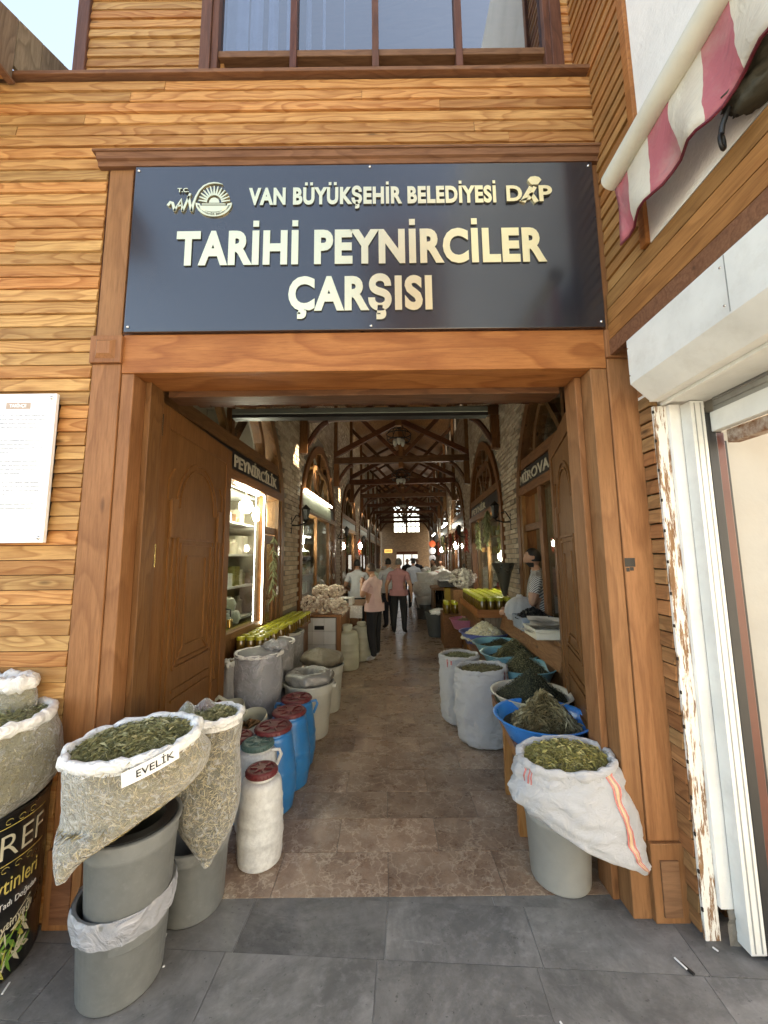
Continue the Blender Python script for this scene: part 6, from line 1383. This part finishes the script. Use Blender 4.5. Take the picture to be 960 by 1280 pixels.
# ================================================================== people
def seg_d(p, a, b):
    ab = b - a; t = max(0, min(1, (p - a).dot(ab)/max(ab.dot(ab), 1e-9))); return (p - (a + ab*t)).length, t
def person(pos, face, h, lab, shirt, trousers, shoes, arms='down', sleeve='short', hair=HAIR, beard=False, lean=0, fingers=True, voxel=.009, extras=None, stance=.09, stride=0, bald=False):
    """built facing +Y at the origin, then turned"""
    s = h/1.75; hip = .92; V = []; E_ = []; Rr = []; lab_v = []
    def v(x, y, z, rx, ry=None): V.append(Vector((x, y, z))*s); Rr.append((rx*s, (ry or rx)*s)); return len(V)-1
    def e(a, b): E_.append((a, b))
    ly = lambda z: lean*max(0, z - hip)        # forward lean
    pel = v(0, 0, .95, .20, .145); bel = v(0, ly(1.1) + .01, 1.10, .205, .16); che = v(0, ly(1.28), 1.28, .215, .155); upc = v(0, ly(1.40), 1.40, .175, .125); nk = v(0, ly(1.48), 1.49, .06); hd0 = v(0, ly(1.55) + .01, 1.57, .06)
    for a, b in ((pel, bel), (bel, che), (che, upc), (upc, nk), (nk, hd0)): e(a, b)
    segs = [(pel, bel, 'T'), (bel, che, 'S'), (che, upc, 'S'), (upc, nk, 'S'), (nk, hd0, 'K')]
    J = {}
    for sg in (-1, 1):
        st = stride*sg
        hp = v(sg*.09, 0, .88, .12, .13); kn = v(sg*(stance*.5 + .055), .02 + st*.5, .49, .088); an = v(sg*(stance*.5 + .06), -.02 + st, .10, .062); ft = v(sg*(stance*.5 + .07), .07 + st, .045, .040, .035); to = v(sg*(stance*.5 + .08), .15 + st, .035, .034, .028)
        for a, b, c in ((pel, hp, 'T'), (hp, kn, 'T'), (kn, an, 'T'), (an, ft, 'B'), (ft, to, 'B')): e(a, b); segs.append((a, b, c))
        sh = v(sg*.20, ly(1.40), 1.40, .078); 
        if arms == 'down': el = (sg*.29, ly(1.12) - .03, 1.12); wr = (sg*.30, ly(.9) + .04, .87); hdv = Vector((0, .02, -1))
        elif arms == 'bent': el = (sg*.28, ly(1.15) + .02, 1.14); wr = (sg*.11, ly(1.2) + .25, 1.20); hdv = Vector((-sg*.4, .9, .25))
        elif arms == 'front': el = (sg*.29, ly(1.12) + .06, 1.12); wr = (sg*.16, ly(1.0) + .30, 1.02); hdv = Vector((-sg*.2, .95, -.2))
        elif arms == 'phone': el = (sg*.27, ly(1.15) + .08, 1.14); wr = (sg*.06, ly(1.3) + .22, 1.36); hdv = Vector((-sg*.4, .3, .9))
        hdv.normalize(); mid = Vector((sg*.175, ly(1.4), 1.41)).lerp(Vector(el), .62)
        m1 = v(*mid, .068); ev_ = v(*el, .05); wv_ = v(*wr, .033); hv = Vector(wr) + hdv*.055; pm = v(*hv, .040, .022)
        for a, b, c in ((upc, sh, 'S'), (sh, m1, 'S'), (m1, ev_, 'F' if sleeve == 'short' else 'S'), (ev_, wv_, 'F' if sleeve == 'short' else 'S'), (wv_, pm, 'K')): e(a, b); segs.append((a, b, c))
        if fingers:
            side_ = hdv.cross(Vector((sg*1.0, 0, .2))).normalized()
            curl = hdv.cross(side_)
            for i, (o_, l_) in enumerate(((-.026, .062), (-.009, .074), (.009, .070), (.026, .055))):
                b0 = hv + hdv*.035 + side_*o_; a1 = v(*b0, .0095); a2 = v(*(b0 + hdv*l_*.55 + curl*.006), .0088); a3 = v(*(b0 + hdv*l_*.9 + curl*.026), .0075)
                for a, b in ((pm, a1), (a1, a2), (a2, a3)): e(a, b); segs.append((a, b, 'K'))
            b0 = hv - side_*.030; a1 = v(*b0, .0115); a2 = v(*(b0 - side_*.022 + hdv*.035 + curl*.01), .0095); e(pm, a1); e(a1, a2); segs.append((pm, a1, 'K')); segs.append((a1, a2, 'K'))
    me = bpy.data.meshes.new('b'); me.from_pydata([tuple(p) for p in V], E_, []); ob = bpy.data.objects.new('b', me); COL.objects.link(ob)
    md = ob.modifiers.new('s', 'SKIN'); md.use_smooth_shade = True; md.branch_smoothing = .6
    for i, sv in enumerate(me.skin_vertices[0].data): sv.radius = Rr[i]; sv.use_root = (i == 0)
    ob.modifiers.new('u', 'SUBSURF').levels = 1
    dg = bpy.context.evaluated_depsgraph_get(); dg.update(); bm_ = bpy.data.meshes.new_from_object(ob.evaluated_get(dg)); bpy.data.objects.remove(ob)
    vs = [x.co.copy() for x in bm_.vertices]; fs = [list(p_.vertices) for p_ in bm_.polygons]
    # head merged into the same surface: skull, jaw, nose, ears, eye hollows
    hc = Vector((0, ly(1.63) + .035, 1.635))*s; hq = M(); rows = []
    for j in range(19):
        th = pi*j/18; row_ = []
        for k in range(24):
            ph = 2*pi*k/24; d = Vector((sin(th)*sin(ph), sin(th)*cos(ph), -cos(th)))
            rx_, ry_, rz_ = .074, .094, .118
            if d.z < 0: rx_ *= 1 + .30*d.z; ry_ *= 1 + .12*d.z
            p_ = Vector((d.x*rx_, d.y*ry_, d.z*rz_))
            if d.y > .6 and -.35 < d.z < .12 and abs(d.x) < .2: p_.y += .020*(1 - abs(d.x)/.2)*(.5 + (.12 - d.z))     # nose
            if d.y > .5 and .0 < d.z < .28 and .2 < abs(d.x) < .6: p_.y -= .007                                          # eye sockets
            if d.y > .6 and -.62 < d.z < -.42 and abs(d.x) < .35: p_.y += .005
            if abs(d.x) > .93 and abs(d.z) < .2: p_.x *= 1.12
            row_.append(hc + p_*s)
        rows.append(row_)
    hq.grid(rows, True, True, True); o0 = len(vs); vs += hq.v; fs += [[o0 + i for i in f] for f in hq.f]
    me = bpy.data.meshes.new('b'); me.from_pydata([tuple(p_) for p_ in vs], [], fs); ob = bpy.data.objects.new('b', me); COL.objects.link(ob)
    rm = ob.modifiers.new('r', 'REMESH'); rm.mode = 'VOXEL'; rm.voxel_size = voxel; rm.use_smooth_shade = True
    smm = ob.modifiers.new('sm', 'SMOOTH'); smm.iterations = 1 if fingers else 2; smm.factor = .4
    dg.update(); dg = bpy.context.evaluated_depsgraph_get(); fin = bpy.data.meshes.new_from_object(ob.evaluated_get(dg)); bpy.data.objects.remove(ob)
    mats = [SKIN, shirt, trousers, shoes, hair]
    for m_ in mats: fin.materials.append(m_)
    idx = []; S_ = [(V[a], V[b], c) for a, b, c in segs]
    for p_ in fin.polygons:
        c = p_.center
        if (c - hc).length < .145*s and c.z > hc.z - .11*s:
            l_ = c - hc; isb = beard and l_.z < -.05*s and l_.y > -.015*s
            idx.append(4 if isb and l_.z > -.13*s else 0); continue
        best = min(S_, key=lambda q_: seg_d(c, q_[0], q_[1])[0]); k_ = best[2]
        if k_ == 'T': k_ = 'S' if c.z > .93*s else 'T'
        if k_ == 'F' : k_ = 'K'
        idx.append({'S': 1, 'T': 2, 'B': 3, 'K': 0}[k_])
    fin.polygons.foreach_set('material_index', idx); fin.polygons.foreach_set('use_smooth', [True]*len(idx)); fin.update()
    o = thing('person', tuple(pos), lab, 'person'); o.rotation_euler = (0, 0, face)
    b = bpy.data.objects.new('body', fin); COL.objects.link(b); b.parent = o; ORG[b.name] = Vector(pos)
    if not bald:
        q = M(); rows = []
        for j in range(12):
            th = pi*j/11*.60; row_ = []
            for k in range(24):
                ph = 2*pi*k/24; dy = cos(ph); lim = 1.0 if dy < .2 else (.47 if dy > .6 else 1.0 - (dy - .2)*1.32)
                t2 = th*lim; d = Vector((sin(t2)*sin(ph), sin(t2)*cos(ph), cos(t2)))
                n_ = 1 + .03*noise.noise(d*7)
                row_.append(hc + Vector((d.x*.079, d.y*.099 - .005, d.z*.124))*s*n_)
            rows.append(row_)
        q.grid(rows, True, True, False); hb = q.build('hair', hair, smooth='all'); hb.parent = o
    # collar and waistband as slim clothing pieces
    def child(q, nm_, m_): c_ = q.build(nm_, m_, smooth='all'); c_.parent = o; return c_
    q = M(); cz = Vector((0, ly(1.48), 1.475))*s; q.grid([[cz + Vector((cos(a)*.068, sin(a)*.066, .018*j - .01*sin(a)))*s*(1 - .05*j) for a in [i*2*pi/20 for i in range(20)]] for j in range(3)], True); child(q, 'collar', shirt)
    hem = Vector((0, ly(.93), .93))*s
    q = M(); q.grid([[hem + Vector((cos(a)*(.222 + .006*sin(a*6)), sin(a)*(.172 + .006*cos(a*5)), .07*j - .05))*s*(1 - .012*j) for a in [i*2*pi/28 for i in range(28)]] for j in range(3)], True); child(q, 'shirt_hem', shirt)
    if extras: extras(o, child, s, hc)
    return o
def cloth(name, c, bs=8, stripes=None):
    m = plain(name, c, .85, scale=6, bmp=.9, bscale=bs)
    if stripes:
        t = m.node_tree; p = t.nodes['Principled BSDF']; tc = nd(t, 'TexCoord'); wv = nd(t, 'TexWave', i_Scale=stripes[1]); wv.bands_direction = 'DIAGONAL'; ln(t, tc.outputs['Object'], wv.inputs['Vector'])
        ln(t, mixc(t, ramp(t, wv.outputs['Fac'], [(.45, 0), (.55, 1)]), c, stripes[0]), p.inputs['Base Color'])
    return m
BLK = cloth('black_trousers', (.012, .012, .014)); NAVY = cloth('navy_trousers', (.02, .022, .035)); PINK = cloth('pale_pink_polo', (.62, .42, .40)); ROSE = cloth('rose_checked_shirt', (.36, .17, .18)); WHT = cloth('white_shirt_cloth', (.6, .62, .66)); LBL = cloth('pale_blue_shirt', (.42, .47, .55)); BEI = cloth('beige_shirt', (.42, .38, .32))
STP = cloth('striped_shirt', (.6, .58, .54), stripes=((.1, .1, .11), 20.0)); SHW = plain('white_trainers', (.7, .7, .7), .5); SHB = plain('black_shoes', (.02, .02, .02), .4); HAIRB = plain('brown_hair', (.05, .03, .018), .55, bmp=.5, bscale=90); HAIRG = plain('greying_hair', (.12, .11, .1), .6, bmp=.5, bscale=90)
hz = -HA
person(H(-.57, 6.72), hz + radians(62), 1.62, 'man in a pale pink polo shirt, black trousers and white trainers in the aisle', PINK, BLK, SHW, 'phone', hair=HAIRB, lean=.06, voxel=.008, stance=.14, stride=.05)
person(H(-1.12, 8.7), hz + radians(8), 1.68, 'man in a white T-shirt bending over the left table, seen from behind', WHT, BLK, SHB, 'front', lean=.30, voxel=.01)
person(H(-.46, 9.75), hz + radians(30), 1.70, 'man in a white long-sleeved shirt standing left of the rose-shirted man', WHT, NAVY, SHB, 'bent', 'long', voxel=.010, stride=.06, stance=.12)
def bag_x(o, child, s, hc):
    q = M(); q.grid(loft([(-.28*s, .03, .45*s, .10, .05), (-.28*s, .03, .6*s, .12, .06), (-.28*s, .03, .78*s, .06, .04)], 16, 3, .3, 3, 4), True, True, True); child(q, 'carried_bag', BLACK)
person(H(-.20, 9.0), hz + radians(-12), 1.70, 'man in a rose short-sleeved shirt seen from behind in the aisle', ROSE, BLK, SHB, 'down', hair=HAIRG, voxel=.009, stance=.12, stride=.03)
def cap_x(o, child, s, hc):
    q = M(); q.lathe([(.16, .06), (.17, .07), (.10, .085), (.095, .14), (.0, .15)], 24, hc); child(q, 'hat', BLACK)
person(H(.22, 13.4), hz + radians(10), 1.66, 'man in a pale blue shirt and black cap, seen from behind beyond the rose-shirted man', LBL, BLK, SHB, 'down', 'long', voxel=.012, fingers=True, stance=.16, extras=cap_x)
person(H(1.02, 14.6), hz + radians(110), 1.66, 'seller in a beige shirt standing behind the right stalls, nearer one', BEI, NAVY, SHB, 'down', voxel=.014, fingers=True)
person(H(1.35, 15.5), hz + radians(150), 1.62, 'seller in a pale shirt behind the right stalls, farther one', BEI, NAVY, SHB, 'down', voxel=.014, fingers=True)
person(H(.45, 17.5), hz + radians(180), 1.68, 'dark-clad person walking in the aisle far back', NAVY, BLK, SHB, 'down', 'long', voxel=.014, fingers=True, stride=.1)
person(H(.02, 18.2), hz + radians(170), 1.66, 'second dark-clad person far back in the aisle', BLK, BLK, SHB, 'down', 'long', voxel=.014, fingers=True)
person(H(1.60, 4.93), hz + radians(72), 1.80, 'bearded man in a striped shirt standing in the first right shop doorway', STP, NAVY, SHB, 'front', beard=True, voxel=.007)
# wood chips and scraps on the pavement
for px, py, l_, L_ in ((843, 1197, 'pale splinter of wood on the slate before the right post', .05), (891, 1184, 'small pale scrap near the peeling board foot', .02), (208, 1167, 'white scrap beside the left bucket', .02), (205, 1207, 'tiny white crumb on the slate below the left buckets', .008), (700, 1277, 'white crumb near the bottom edge of the pavement', .02), (12, 1228, 'pale curl of stalk on the slate by the black tin', .045)):
    p = at(px, py, .004); q = M(); q.beam(p, p + Vector((L_*.3, -L_, .003)), .006 if L_ > .01 else .008, .004); q.build('scrap', PAPER, label=l_, cat='scrap')
p = at(850, 1203, .003); q = M(); q.beam(p, p + Vector((.02, -.05, .002)), .012, .006); q.build('scrap', BLACK, label='black sliver next to the pale splinter before the right post', cat='scrap')
q = M(); p = atY(788, 706, 2.012); q.box(p.x - .025, p.x + .028, FY - .0145, FY - .013, p.z - .01, p.z + .035); q.box(p.x - .02, p.x - .004, FY - .0145, FY - .013, p.z - .035, p.z - .015); q.box(p.x, p.x + .018, FY - .0145, FY - .013, p.z - .03, p.z - .012)
q.build('stencil_mark', IRON, label='small black stencil mark on the right entrance post', cat='stencil mark')
